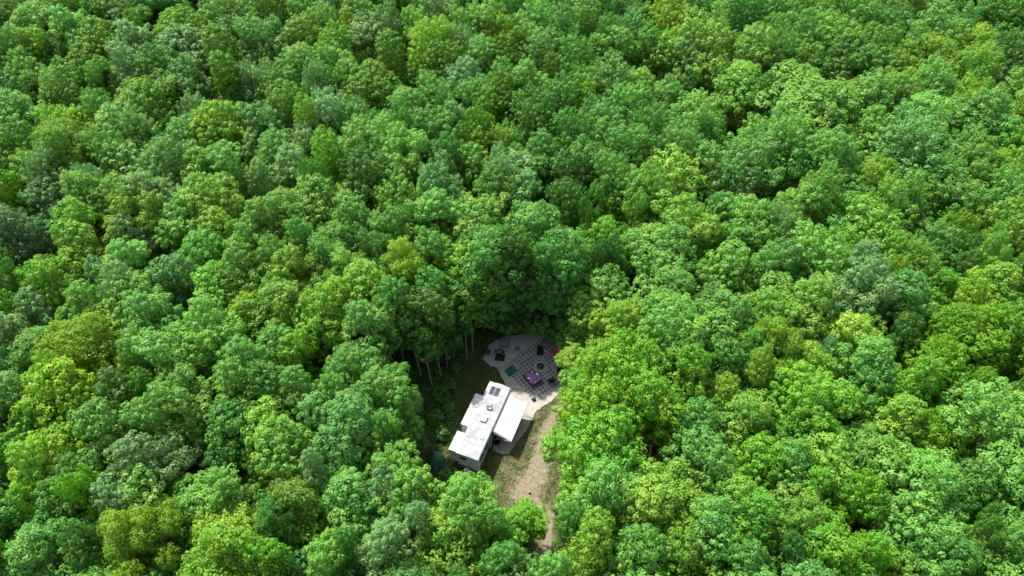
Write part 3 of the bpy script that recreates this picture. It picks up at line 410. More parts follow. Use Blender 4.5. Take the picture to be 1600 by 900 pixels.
(72.4,67.3,15.8,2.9,'K','m'),(-76.4,70.2,16.8,2.4,'YP','m'),(-72.0,70.7,16.2,3.1,'G','m'),(73.1,71.5,14.3,3.0,'P','m'),(-78.3,76.0,16.4,3.0,'P','m'),(-73.8,75.7,15.8,3.5,'K','m'),
(71.5,75.2,14.1,3.5,'P','m'),(79.5,76.5,15.0,3.0,'P','m'),(-76.6,82.6,14.3,2.5,'P','m'),(79.3,81.8,14.7,2.9,'K','m'),(-84.2,86.3,15.7,3.0,'YP','m'),(-76.4,87.1,15.7,2.7,'YP','m'),
(77.3,88.0,14.3,3.1,'K','m'),(84.0,86.0,14.4,3.1,'YP','m'),(-83.4,92.1,14.9,3.6,'YP','m'),(79.6,90.8,14.2,2.5,'K','m'),(84.5,91.6,16.2,3.3,'G','m'),(-88.9,97.0,14.4,2.8,'YP','m'),
(-84.4,98.2,14.0,3.2,'P','m'),(83.5,98.7,16.5,3.5,'YP','m'),(87.7,97.3,15.2,3.3,'P','m'),(-89.7,100.9,16.7,2.8,'K','m'),(82.9,101.3,16.0,2.9,'K','m'),(90.1,103.2,15.6,3.5,'G','m'),
(-92.9,106.9,14.5,3.6,'P','m'),(-87.7,107.7,16.7,3.3,'K','m'),(90.0,106.1,16.9,2.9,'G','m'),(93.3,106.9,14.5,2.5,'P','m'),(-91.8,111.6,16.7,3.1,'YP','m'),
(-88.7,111.9,16.3,2.4,'G','m'),(92.9,112.7,16.6,2.4,'P','m'),(-98.1,118.4,14.1,3.5,'YP','m'),(-94.7,116.8,16.5,2.5,'K','m'),(-77.4,119.5,16.1,2.9,'P','m'),
(67.0,119.5,16.9,2.7,'G','m'),(95.2,118.0,16.0,3.2,'G','m'),(-97.2,122.9,15.5,2.6,'G','m'),(-94.0,123.1,14.5,3.3,'K','m'),(-88.4,122.7,16.7,2.4,'YP','m'),
(-83.6,123.5,16.1,3.2,'YP','m'),(-78.4,122.3,15.9,2.4,'YP','m'),(-72.7,123.0,15.3,3.1,'YP','m'),(-66.7,122.1,15.0,3.2,'P','m'),(-60.9,121.7,15.2,2.8,'K','m'),
(-55.7,123.0,14.2,3.3,'P','m'),(-53.3,123.6,16.7,2.8,'K','m'),(-45.1,122.5,16.9,3.5,'G','m'),(-42.2,124.3,16.2,3.2,'G','m'),(-37.3,122.3,17.0,2.7,'K','m'),
(-31.0,122.5,16.2,3.0,'YP','m'),(-25.2,122.7,16.1,2.6,'G','m'),(-19.8,123.8,16.3,3.5,'P','m'),(-14.7,121.9,14.6,3.5,'P','m'),(-10.1,124.2,15.4,3.0,'K','m'),
(-4.3,122.3,15.0,3.2,'P','m'),(1.3,122.6,16.6,3.6,'K','m'),(6.6,123.6,16.4,3.2,'P','m'),(11.3,123.3,14.0,2.9,'G','m'),(15.9,124.1,15.1,3.5,'K','m'),(20.1,124.6,15.0,2.4,'K','m'),
(27.4,122.8,15.3,3.4,'G','m'),(31.2,122.0,14.8,2.6,'P','m'),(37.6,123.5,15.5,3.1,'K','m'),(43.1,123.0,16.2,2.4,'G','m'),(46.1,123.9,14.8,2.3,'K','m'),(51.4,124.0,17.0,2.8,'G','m'),
(55.8,122.1,16.3,2.4,'K','m'),(62.9,121.6,15.7,3.4,'G','m'),(66.6,123.9,14.8,3.3,'P','m'),(71.7,122.7,16.8,3.4,'G','m'),(79.4,123.2,16.7,2.7,'K','m'),(84.9,124.2,16.9,3.2,'P','m'),
(88.0,122.6,15.1,2.4,'P','m'),(95.0,124.0,14.8,3.1,'K','m'),(100.0,124.0,16.8,2.7,'K','m'),(-103.2,129.2,15.4,2.6,'K','m'),(-97.3,128.7,15.8,2.5,'YP','m'),
(-93.8,129.2,15.3,3.3,'K','m'),(-88.9,127.8,14.9,3.2,'K','m'),(-82.3,128.6,14.9,3.0,'K','m'),(-76.4,128.7,15.4,2.3,'P','m'),(-74.0,128.7,15.2,2.4,'YP','m'),
(-68.2,128.8,14.5,2.5,'K','m'),(-61.0,128.7,16.3,3.4,'P','m'),(-58.0,128.4,16.4,2.5,'YP','m'),(-53.1,128.2,16.1,2.8,'YP','m'),(-45.3,127.8,14.1,3.0,'G','m'),
(-40.2,127.7,15.8,2.8,'P','m'),(-34.9,129.1,16.4,3.5,'K','m'),(-32.6,129.1,15.6,3.4,'YP','m'),(-26.4,126.9,14.5,3.4,'P','m'),(-19.9,129.3,15.1,2.7,'G','m'),
(-16.3,129.5,14.6,2.3,'K','m'),(-9.2,128.5,15.2,2.4,'YP','m'),(-5.1,128.2,16.0,2.8,'K','m'),(-0.9,128.5,14.9,3.5,'P','m'),(4.2,129.2,14.4,2.4,'P','m'),
(12.0,128.4,14.5,3.3,'K','m'),(16.0,127.9,15.8,2.8,'P','m'),(21.7,127.2,14.2,3.6,'YP','m'),(25.3,128.0,14.0,3.5,'YP','m'),(31.9,129.9,15.4,3.2,'K','m'),
(37.2,129.5,16.4,2.9,'P','m'),(40.9,129.3,16.9,2.4,'G','m'),(48.0,127.3,15.7,3.4,'P','m'),(50.8,129.2,15.3,2.8,'YP','m'),(58.5,127.4,14.4,2.7,'G','m'),
(61.2,128.2,16.2,3.0,'K','m'),(69.1,128.5,15.5,3.2,'P','m'),(72.0,128.6,15.4,2.9,'K','m'),(77.5,129.4,15.0,2.7,'YP','m'),(83.3,129.0,16.2,2.8,'K','m'),
(87.6,126.9,14.7,3.5,'P','m'),(94.2,129.9,14.2,3.0,'YP','m'),(98.3,129.7,14.6,3.3,'G','m'),(102.9,129.5,15.8,3.4,'YP','m'),(-103.7,134.9,15.0,2.9,'YP','m'),
(-98.9,134.4,16.5,3.6,'G','m'),(-93.3,133.7,16.3,3.4,'G','m'),(-87.3,133.9,14.1,2.4,'P','m'),(-82.0,132.2,15.7,3.1,'P','m'),(-78.1,132.4,15.8,2.6,'G','m'),
(-71.6,133.5,15.6,2.4,'G','m'),(-67.6,133.8,15.1,3.5,'G','m'),(-63.7,135.0,15.8,2.4,'G','m'),(-55.9,132.7,16.8,2.5,'K','m'),(-52.1,132.4,15.7,2.6,'YP','m'),
(-48.1,134.5,16.3,3.6,'G','m'),(-40.7,135.0,16.7,2.8,'YP','m'),(-36.7,134.4,15.4,2.9,'K','m'),(-29.7,133.0,16.4,2.6,'P','m'),(-25.4,132.9,16.5,3.1,'K','m'),
(-21.5,134.8,16.2,3.3,'G','m'),(-16.3,135.1,16.2,3.5,'YP','m'),(-11.1,135.2,15.5,3.5,'YP','m'),(-6.1,132.9,15.6,2.3,'YP','m'),(-0.7,132.8,15.1,2.4,'G','m'),
(5.5,133.8,15.1,3.4,'K','m'),(9.8,132.0,16.1,2.4,'P','m'),(15.6,134.1,15.6,2.9,'G','m'),(22.3,134.9,15.4,3.3,'G','m'),(26.5,133.6,16.3,3.2,'K','m'),(30.3,132.5,14.9,2.6,'YP','m'),
(35.9,133.4,16.0,3.5,'P','m'),(42.1,135.1,15.1,3.0,'G','m'),(48.6,132.0,16.1,3.0,'YP','m'),(52.1,133.1,15.0,3.0,'K','m'),(57.4,134.5,14.4,2.9,'K','m'),
(61.8,134.3,16.0,3.3,'G','m'),(67.5,132.1,14.8,2.7,'YP','m'),(73.4,132.4,15.4,3.3,'K','m'),(78.3,133.9,14.5,2.6,'K','m'),(85.0,132.5,14.3,3.4,'K','m'),
(88.3,135.1,15.8,3.5,'P','m'),(92.4,132.1,16.8,2.8,'YP','m'),(99.9,132.0,14.6,3.3,'G','m'),(104.5,132.8,15.1,3.1,'G','m'),
]

# ------------------------------------------------------------------ helpers
def tag(o, label=None, cat=None, group=None, kind=None):
    if label: o['label'] = label
    if cat: o['category'] = cat
    if group: o['group'] = group
    if kind: o['kind'] = kind
    return o

def empty(name, loc, rz=0, parent=None):
    o = bpy.data.objects.new(name, None)
    C.objects.link(o)
    o.location = loc
    o.rotation_euler = (0, 0, rz)
    o.empty_display_size = .3
    return o

def link(name, me, parent=None, loc=None, rz=None):
    o = bpy.data.objects.new(name, me)
    C.objects.link(o)
    if parent: o.parent = parent
    if loc is not None: o.location = loc
    if rz is not None: o.rotation_euler = (0, 0, rz)
    return o

class MB:
    """collects shapes in a bmesh and links them as one mesh object"""
    def __init__(s): s.bm = bmesh.new()
    def _xf(s, vs, loc, rot):
        m = Matrix.Translation(loc) @ Euler(rot).to_matrix().to_4x4()
        bmesh.ops.transform(s.bm, matrix=m, verts=vs)
    def box(s, size, loc, rot=(0, 0, 0), bev=0.0, taper=None):
        r = bmesh.ops.create_cube(s.bm, size=1)
        vs = r['verts']
        for v in vs:
            v.co = Vector((v.co.x * size[0], v.co.y * size[1], v.co.z * size[2]))
            if taper and v.co.z > 0:
                v.co.x *= taper[0]; v.co.y *= taper[1]
        if bev:
            es = list({e for v in vs for e in v.link_edges})
            q = bmesh.ops.bevel(s.bm, geom=es, offset=bev, segments=2, affect='EDGES', profile=.6)
            vs = list({v for f in q['faces'] for v in f.verts} | {v for v in vs if v.is_valid})
            allv = set(vs)
            for v in list(allv):
                for e in v.link_edges: allv.add(e.other_vert(v))
            vs = list(allv)
        s._xf(vs, loc, rot)
        return s
    def tube(s, pts, rad, n=8, caps=True):
        pts = [Vector(p) for p in pts]
        rads = rad if isinstance(rad, (list, tuple)) else [rad] * len(pts)
        rings = []
        for i, p in enumerate(pts):
            d = (pts[min(i + 1, len(pts) - 1)] - pts[max(i - 1, 0)]).normalized()
            a = d.orthogonal().normalized() if i == 0 else (a - d * a.dot(d)).normalized()
            b = d.cross(a)
            rings.append([s.bm.verts.new(p + (a * math.cos(t) + b * math.sin(t)) * rads[i]) for t in [2 * math.pi * k / n for k in range(n)]])
        for r0, r1 in zip(rings, rings[1:]):
            for k in range(n):
                s.bm.faces.new((r0[k], r0[(k + 1) % n], r1[(k + 1) % n], r1[k]))
        if caps:
            s.bm.faces.new(rings[0][::-1]); s.bm.faces.new(rings[-1])
        return s
    def lathe(s, prof, loc=(0, 0, 0), n=20, rot=(0, 0, 0), sc_=(1, 1, 1)):
        rings = []; vs = []
        for r, z in prof:
            ring = [s.bm.verts.new((r * math.cos(t) * sc_[0], r * math.sin(t) * sc_[1], z)) for t in [2 * math.pi * k / n for k in range(n)]]
            rings.append(ring); vs += ring
        for r0, r1 in zip(rings, rings[1:]):
            for k in range(n):
                s.bm.faces.new((r0[k], r0[(k + 1) % n], r1[(k + 1) % n], r1[k]))
        if prof[0][0] > 1e-4: s.bm.faces.new(rings[0][::-1])
        if prof[-1][0] > 1e-4: s.bm.faces.new(rings[-1])
        s._xf(vs, loc, rot)
        return s
    def poly(s, pts, z0, z1):
        top = [s.bm.verts.new((x, y, z1)) for x, y in pts]
        bot = [s.bm.verts.new((x, y, z0)) for x, y in pts]
        s.bm.faces.new(top); s.bm.faces.new(bot[::-1])
        n = len(pts)
        for i in range(n):
            s.bm.faces.new((bot[i], bot[(i + 1) % n], top[(i + 1) % n], top[i]))
        return s
    def grid(s, fn, nu, nv):
        vs = [[s.bm.verts.new(fn(i / nu, j / nv)) for j in range(nv + 1)] for i in range(nu + 1)]
        for i in range(nu):
            for j in range(nv):
                s.bm.faces.new((vs[i][j], vs[i + 1][j], vs[i + 1][j + 1], vs[i][j + 1]))
        return s
    def build(s, name, mat, parent=None, loc=None, rz=None, smooth=False, solid=0):
        bmesh.ops.recalc_face_normals(s.bm, faces=s.bm.faces)
        me = bpy.data.meshes.new(name)
        s.bm.to_mesh(me); s.bm.free()
        me.materials.append(mat)
        if smooth:
            for p in me.polygons: p.use_smooth = True
        o = link(name, me, parent, loc, rz)
        if solid:
            m = o.modifiers.new('thick', 'SOLIDIFY'); m.thickness = solid; m.offset = 0
        return o

# ------------------------------------------------------------------ materials
def new_mat(name):
    m = bpy.data.materials.new(name)
    m.use_nodes = True
    return m, m.node_tree.nodes, m.node_tree.links, m.node_tree.nodes['Principled BSDF']

def ramp(N, L, src, stops):
    r = N.new('ShaderNodeValToRGB')
    while len(r.color_ramp.elements) < len(stops): r.color_ramp.elements.new(.5)
    for e, (p, c) in zip(r.color_ramp.elements, stops):
        e.position = p; e.color = (*c, 1)
    L.new(src, r.inputs[0])
    return r.outputs[0]

def noise(N, L, scale, det=4, rough=.6, coord='Object', vec=None):
    n = N.new('ShaderNodeTexNoise')
    n.inputs['Scale'].default_value = scale
    n.inputs['Detail'].default_value = det
    n.inputs['Roughness'].default_value = rough
    if vec is None:
        t = N.new('ShaderNodeTexCoord'); vec = t.outputs[coord]
    L.new(vec, n.inputs['Vector'])
    return n.outputs['Fac']

def math_(N, L, op, a, b=None, clamp=False):
    m = N.new('ShaderNodeMath'); m.operation = op; m.use_clamp = clamp
    for i, x in enumerate((a, b)):
        if x is None: continue
        if isinstance(x, (int, float)): m.inputs[i].default_value = x
        else: L.new(x, m.inputs[i])
    return m.outputs[0]

def mixc(N, L, fac, a, b, blend='MIX'):
    m = N.new('ShaderNodeMix'); m.data_type = 'RGBA'; m.blend_type = blend
    for i, x in ((0, fac), (6, a), (7, b)):
        if isinstance(x, (int, float)): m.inputs[i].default_value = x
        elif isinstance(x, tuple): m.inputs[i].default_value = (*x, 1)
        else: L.new(x, m.inputs[i])
    return m.outputs[2]

def bump(N, L, B, h, strength=.3, dist=.02):
    b = N.new('ShaderNodeBump'); b.inputs['Strength'].default_value = strength; b.inputs['Distance'].default_value = dist
    L.new(h, b.inputs['Height']); L.new(b.outputs[0], B.inputs['Normal'])

def simple(name, col, rough=.6, metal=0, var=.12, scale=6, spec=.5, dirt=None, dscale=2.0):
    m, N, L, B = new_mat(name)
    n = noise(N, L, scale)
    lo = tuple(c * (1 - var) for c in col); hi = tuple(min(1, c * (1 + var)) for c in col)
    c = ramp(N, L, n, [(.3, lo), (.7, hi)])
    if dirt:
        d = ramp(N, L, noise(N, L, dscale, 6, .65), [(.45, (0, 0, 0)), (.72, (1, 1, 1))])
        c = mixc(N, L, d, c, dirt)
    L.new(c, B.inputs['Base Color'])
    B.inputs['Roughness'].default_value = rough
    B.inputs['Metallic'].default_value = metal
    B.inputs['Specular IOR Level'].default_value = spec
    return m

def foliage_mat():
    m, N, L, B = new_mat('leaf')
    oi = N.new('ShaderNodeObjectInfo')
    at = N.new('ShaderNodeAttribute'); at.attribute_type = 'INSTANCER'; at.attribute_name = 'tint'
    sp = N.new('ShaderNodeSeparateColor'); L.new(at.outputs['Color'], sp.inputs[0])
    has = math_(N, L, 'GREATER_THAN', sp.outputs[1], .001)
    col = mixc(N, L, has, oi.outputs['Color'], at.outputs['Color'])
    va = N.new('ShaderNodeAttribute'); va.attribute_name = 'clump'
    ge = N.new('ShaderNodeNewGeometry')
    hs = N.new('ShaderNodeHueSaturation')
    v1 = math_(N, L, 'MULTIPLY', va.outputs['Fac'], .38)
    v2 = math_(N, L, 'MULTIPLY', ge.outputs['Random Per Island'], .22)
    val = math_(N, L, 'ADD', math_(N, L, 'ADD', v1, v2), .70)
    hue = math_(N, L, 'ADD', math_(N, L, 'MULTIPLY', va.outputs['Fac'], -.045), .520)
    L.new(hue, hs.inputs['Hue']); L.new(val, hs.inputs['Value'])
    L.new(col, hs.inputs['Color'])
    L.new(hs.outputs[0], B.inputs['Base Color'])
    B.inputs['Roughness'].default_value = .48
    B.inputs['Specular IOR Level'].default_value = .32
    tr = N.new('ShaderNodeBsdfTranslucent')
    L.new(mixc(N, L, 1.0, hs.outputs[0], (1.25, 1.35, .55), 'MULTIPLY'), tr.inputs['Color'])
    mx = N.new('ShaderNodeMixShader'); mx.inputs[0].default_value = .38
    L.new(B.outputs[0], mx.inputs[1]); L.new(tr.outputs[0], mx.inputs[2])
    L.new(mx.outputs[0], N['Material Output'].inputs['Surface'])
    return m

LEAF = foliage_mat()
BARK = simple('bark', (.16, .13, .10), .9, var=.4, scale=9, spec=.1)
PALEBARK = simple('pale_bark', (.27, .245, .205), .85, var=.3, scale=14, spec=.15)
DEADWOOD = simple('dead_wood', (.50, .49, .47), .85, var=.2, scale=12, spec=.15)

TONE = {
 'P': (.124, .305, .046), 'B': (.146, .295, .098), 'GB': (.103, .260, .058), 'BD': (.092, .200, .066),
 'G': (.076, .224, .027), 'K': (.056, .162, .022), 'Y': (.160, .322, .022), 'YP': (.148, .316, .036),
 'YO': (.140, .272, .028), 'DY': (.112, .282, .012), 'D': (.082, .210, .008), 'GL': (.118, .315, .022),
 'L': (.235, .43, .05), 'L2': (.172, .345, .020)}

# ------------------------------------------------------------------ leaves and crowns (numpy)
def leaves_mesh(name, pos, nrm, size, clump, mats, extra=None, aspect=.62):
    """one rhombic leaf spray per position; extra: (verts, quads) of wood appended with material slot 1"""
    rs = np.random.RandomState(len(pos) % 9973)
    n = len(pos)
    nrm = nrm / (np.linalg.norm(nrm, axis=1, keepdims=True) + 1e-9)
    t = rs.normal(size=(n, 3)); t -= nrm * (t * nrm).sum(1, keepdims=True)
    t /= np.linalg.norm(t, axis=1, keepdims=True) + 1e-9
    b = np.cross(nrm, t)
    s = (size * (rs.uniform(.7, 1.3, n)))[:, None]
    a = t * s * .5; c = b * s * .5 * aspect
    k = nrm * s * .10
    V = np.stack([pos - a - k, pos + c + k, pos + a - k, pos - c + k], 1).reshape(-1, 3)
    nv = len(V)
    cl = np.repeat(clump, 4)
    loops = np.arange(nv)
    nf = n
    if extra is not None:
        ev, eq = extra
        V = np.concatenate([V, ev]); loops = np.concatenate([loops, (eq + nv).ravel()])
        cl = np.concatenate([cl, np.zeros(len(ev))])
        nf += len(eq)
    me = bpy.data.meshes.new(name)
    me.vertices.add(len(V)); me.vertices.foreach_set('co', V.astype(np.float32).ravel())
    me.loops.add(len(loops)); me.loops.foreach_set('vertex_index', loops.astype(np.int32))
    me.polygons.add(nf)
    me.polygons.foreach_set('loop_start', (np.arange(nf) * 4).astype(np.int32))
    if extra is not None:
        mi = np.zeros(nf, np.int32); mi[n:] = 1
        me.polygons.foreach_set('material_index', mi)
    at = me.attributes.new('clump', 'FLOAT', 'POINT')
    at.data.foreach_set('value', cl.astype(np.float32))
    me.update(calc_edges=True)
    for m in mats: me.materials.append(m)
    return me

def tubes(paths, n=6):
    V = []; Q = []; off = 0
    for pts, rads in paths:
        pts = np.array(pts, float)
        ref = np.array([.3, .9, .1])
        for i in range(len(pts)):
            d = pts[min(i + 1, len(pts) - 1)] - pts[max(i - 1, 0)]
            d /= np.linalg.norm(d) + 1e-9
            a = np.cross(d, ref); a /= np.linalg.norm(a) + 1e-9
            b = np.cross(d, a)
            th = np.arange(n) * 2 * np.pi / n
            V.append(pts[i] + (np.outer(np.cos(th), a) + np.outer(np.sin(th), b)) * rads[i])
            if i:
                for k in range(n):
                    Q.append((off + (i - 1) * n + k, off + (i - 1) * n + (k + 1) % n, off + i * n + (k + 1) % n, off + i * n + k))
        off += len(pts) * n
    return np.concatenate(V), np.array(Q)

def sphere_dirs(rs, n):
    v = rs.normal(size=(n, 3))
    return v / np.linalg.norm(v, axis=1, keepdims=True)

def crown_data(seed, style, Rr, base=.42, H=16.0, dens=1.0, leaf=.27):
    """lobes on a dome, tufts of leaves spaced over the outside of the lobes"""
    rs = np.random.RandomState(seed)
    z0, z1 = base * H, H
    #            lobes  lobe radius  spacing  tuft radius  stretch  spread
    P = dict(m=(15, (.22, .50), .68, .41, 1.4, 1.10), f=(16, (.20, .42), .68, .36, 2.4, 1.06), d=(15, (.30, .46), .62, .36, 1.1, .92),
             c=(11, (.36, .58), .62, .36, 1.25, .72), e=(22, (.28, .48), .68, .42, 1.25, 1.0), l=(17, (.24, .50), .62, .46, 1.3, 1.08))[style]
    K, (la, lb), sp, sr_, stz, spread = P
    if Rr > 3.3: K = int(K * 1.5); la *= .84; lb *= .84
    lob = []
    for i in range(K):
        t = (i + .5) / K
        th = i * 2.399963 + rs.uniform(-.6, .6)
        if style == 'c': pr = max(0, 1 - t ** 1.4) * .9
        else: pr = math.sqrt(max(0, 1 - (max(t - .30, 0) / .72) ** 2)) * (1 if t > .3 else .70 + t)
        m = Rr * rs.uniform(la, lb)
        rr = max(0, pr * Rr * spread * rs.uniform(.62, 1.22) - m * .62)
        zz = z0 + m * .8 + t * (z1 - z0 - m * 1.75) + (rs.uniform(-1.5, 1.3) if style in 'mlf' else rs.uniform(-.5, .5))
        lob.append((rr * math.cos(th), rr * math.sin(th), min(zz, z1 - m * .8), m))
    lob = np.array(lob); M = lob[:, :3]; MR = lob[:, 3]
    ell = np.array([1, 1, dict(c=1.35, f=1.3, m=1.0).get(style, .95)])
    cand = []; axs = []; own = []; lv = rs.rand(K)
    for i in range(K):
        n = int(90 * (MR[i] / sp) ** 2) + 30
        d = sphere_dirs(rs, n)
        p = M[i] + d * MR[i] * ell + d * rs.uniform(-.13, .22, (n, 1))
        dist = np.linalg.norm((p[:, None] - M[None]) / ell, axis=2) / MR[None]; dist[:, i] = 9
        keep = (dist.min(1) > .88) & (d[:, 2] > rs.uniform(-.95, -.1, n))
        cand.append(p[keep]); axs.append(d[keep]); own.append(np.full(keep.sum(), i))
    cand = np.concatenate(cand); axs = np.concatenate(axs); own = np.concatenate(own)
    o = rs.permutation(len(cand)); cand, axs, own = cand[o], axs[o], own[o]
    kept = np.zeros((0, 3)); ki = []
    for j in range(len(cand)):
        if len(ki) == 0 or ((kept[:len(ki)] - cand[j]) ** 2).sum(1).min() > (sp * (.8 + .45 * ((j * 37) % 11) / 11)) ** 2:
            if len(ki) >= len(kept): kept = np.concatenate([kept, np.zeros((400, 3))])
            kept[len(ki)] = cand[j]; ki.append(j)
    pos = []; nrm = []; cl = []
    for j in ki:
        s, d = cand[j], axs[j]
        ax = d * .7 + np.array([0, 0, .75]); ax /= np.linalg.norm(ax)
        sr = sr_ * rs.uniform(.62, 1.4)
        nl = int((sr / .36) ** 2 * 25 * dens * (.27 / leaf) ** 1.7) + 6
        q = sphere_dirs(rs, nl)
        c = q @ ax
        q = np.where((c < -.15)[:, None] & (rs.rand(nl, 1) < .85), q - 2 * c[:, None] * ax, q)
        c = np.abs(q @ ax)
        off = q * sr * rs.uniform(.70, 1.10, (nl, 1)) if style != 'l' else q * sr * rs.uniform(.25, 1.2, (nl, 1))
        off = off + ax * (c * sr * (stz - 1))[:, None]
        pos.append(s + off)
        nz = .17 if style != 'l' else .40
        nrm.append(q * .95 + ax * .25 + np.array([0, 0, .22]) + rs.normal(size=(nl, 3)) * nz)
        cl.append(lv[own[j]] * .45 + np.full(nl, rs.rand()) * .38 + rs.rand(nl) * .17)
    ni = int(1500 * dens * (Rr / 3) ** 2)
    k = rs.randint(0, K, ni)
    p = M[k] + sphere_dirs(rs, ni) * MR[k][:, None] * rs.uniform(.15, .84, (ni, 1))
    p[:, 2] = np.clip(p[:, 2], z0 - .3, z1)
    pos.append(p); nrm.append(rs.normal(size=(ni, 3)) + np.array([0, 0, 1.0])); cl.append(rs.rand(ni))
    return np.concatenate(pos), np.concatenate(nrm), np.concatenate(cl), M

def trunk_data(seed, M, H=16.0, r0=.19, limbs=9, base=.4):
    rs = np.random.RandomState(seed + 77)
    b = rs.normal(size=2) * .12
    zs = np.array([0, .25, 2, 5, 8, 11, 13.6]) / 16 * H
    core = [(b[0] * math.sin(z * .3), b[1] * math.sin(z * .23), z) for z in zs]
    rad = [r0 * 1.6, r0 * 1.15, r0, r0 * .85, r0 * .66, r0 * .42, .03]
    paths = [(core, rad)]
    order = rs.permutation(len(M))[:limbs]
    for i in order:
        m = M[i]
        zs_ = max(base * H * .75, m[2] - math.hypot(m[0], m[1]) * 1.1 - .5)
        zs_ = min(zs_, H * .75)
        s = np.array([0, 0, zs_])
        mid = (s + m) / 2 + np.array([0, 0, -.25]) + rs.normal(size=3) * .15
        paths.append(([s, mid, m], [r0 * .42, r0 * .28, .025]))
    return tubes(paths, 6)

PROTO = {}
def make_proto(key, seed, style, Rr, dens=1.0, leaf=.25, base=.42, r0=.19, bark=BARK):
    pos, nrm, cl, M = crown_data(seed, style, Rr, base=base, dens=dens, leaf=leaf)
    crown = leaves_mesh('crown_' + key, pos, nrm, leaf, cl, [LEAF])
    tv, tq = trunk_data(seed, M, base=base, r0=r0)
    tm = bpy.data.meshes.new('trunk_' + key)
    tm.from_pydata(tv.tolist(), [], tq.tolist()); tm.materials.append(bark)
    PROTO[key] = (crown, tm, Rr, style)

SEEDS = dict(m=[(11, 2.5), (12, 2.5), (13, 2.9), (17, 2.7), (18, 3.1), (14, 3.9), (15, 3.9), (16, 4.3), (19, 3.6)], f=[(21, 2.8), (22, 3.1), (23, 3.9), (24, 2.6)],
             d=[(31, 2.8), (32, 4.0)], c=[(41, 2.4), (42, 2.6)], e=[(61, 2.7), (62, 3.2)], l=[(51, 2.8), (52, 4.0), (53, 3.2)])
for st, lst in SEEDS.items():
    for sd_, rr in lst:
        make_proto(f'{st}{sd_}', sd_, st, rr, leaf={'m': .245, 'f': .23, 'd': .24, 'c': .24, 'l': .20, 'e': .25}[st], base=.08 if st == 'e' else .42)

def pick(style, Rr, k):
    c = sorted((abs(PROTO[p][2] - Rr) + (0.35 * ((k * 7 + i * 5) % 4)), p) for i, p in enumerate(PROTO) if PROTO[p][3] == style and p[0] == style)
    return c[0][1]

rnd = random.Random(3)
def tint(code):
    c = TONE[code]
    v = rnd.uniform(.88, 1.14); h = rnd.uniform(-.08, .08)
    return (c[0] * v * (1 + h), c[1] * v, c[2] * v * (1 - h * 2), 1)

def place_tree(x, y, h, rr, code, st, label, i, group='trees of the woodland', name='deciduous_tree'):
    cr, tm, pr, _ = PROTO[pick(st, rr, i)]
    e = empty(name, (x, y, 0), rnd.uniform(0, 6.28))
    e.rotation_euler[0] = rnd.uniform(-.07, .07); e.rotation_euler[1] = rnd.uniform(-.07, .07)
    e.scale = (rr / pr * rnd.uniform(.92, 1.1), rr / pr * rnd.uniform(.92, 1.1), h / 16)
    tag(e, label, 'tree', group)
    c = link('crown', cr, e); c.color = tint(code)
    link('trunk', tm, e)
    return e

for i, (x, y, h, rr, code, st, lab) in enumerate(TREES):
    place_tree(x, y, h, rr, code, st, lab, i)

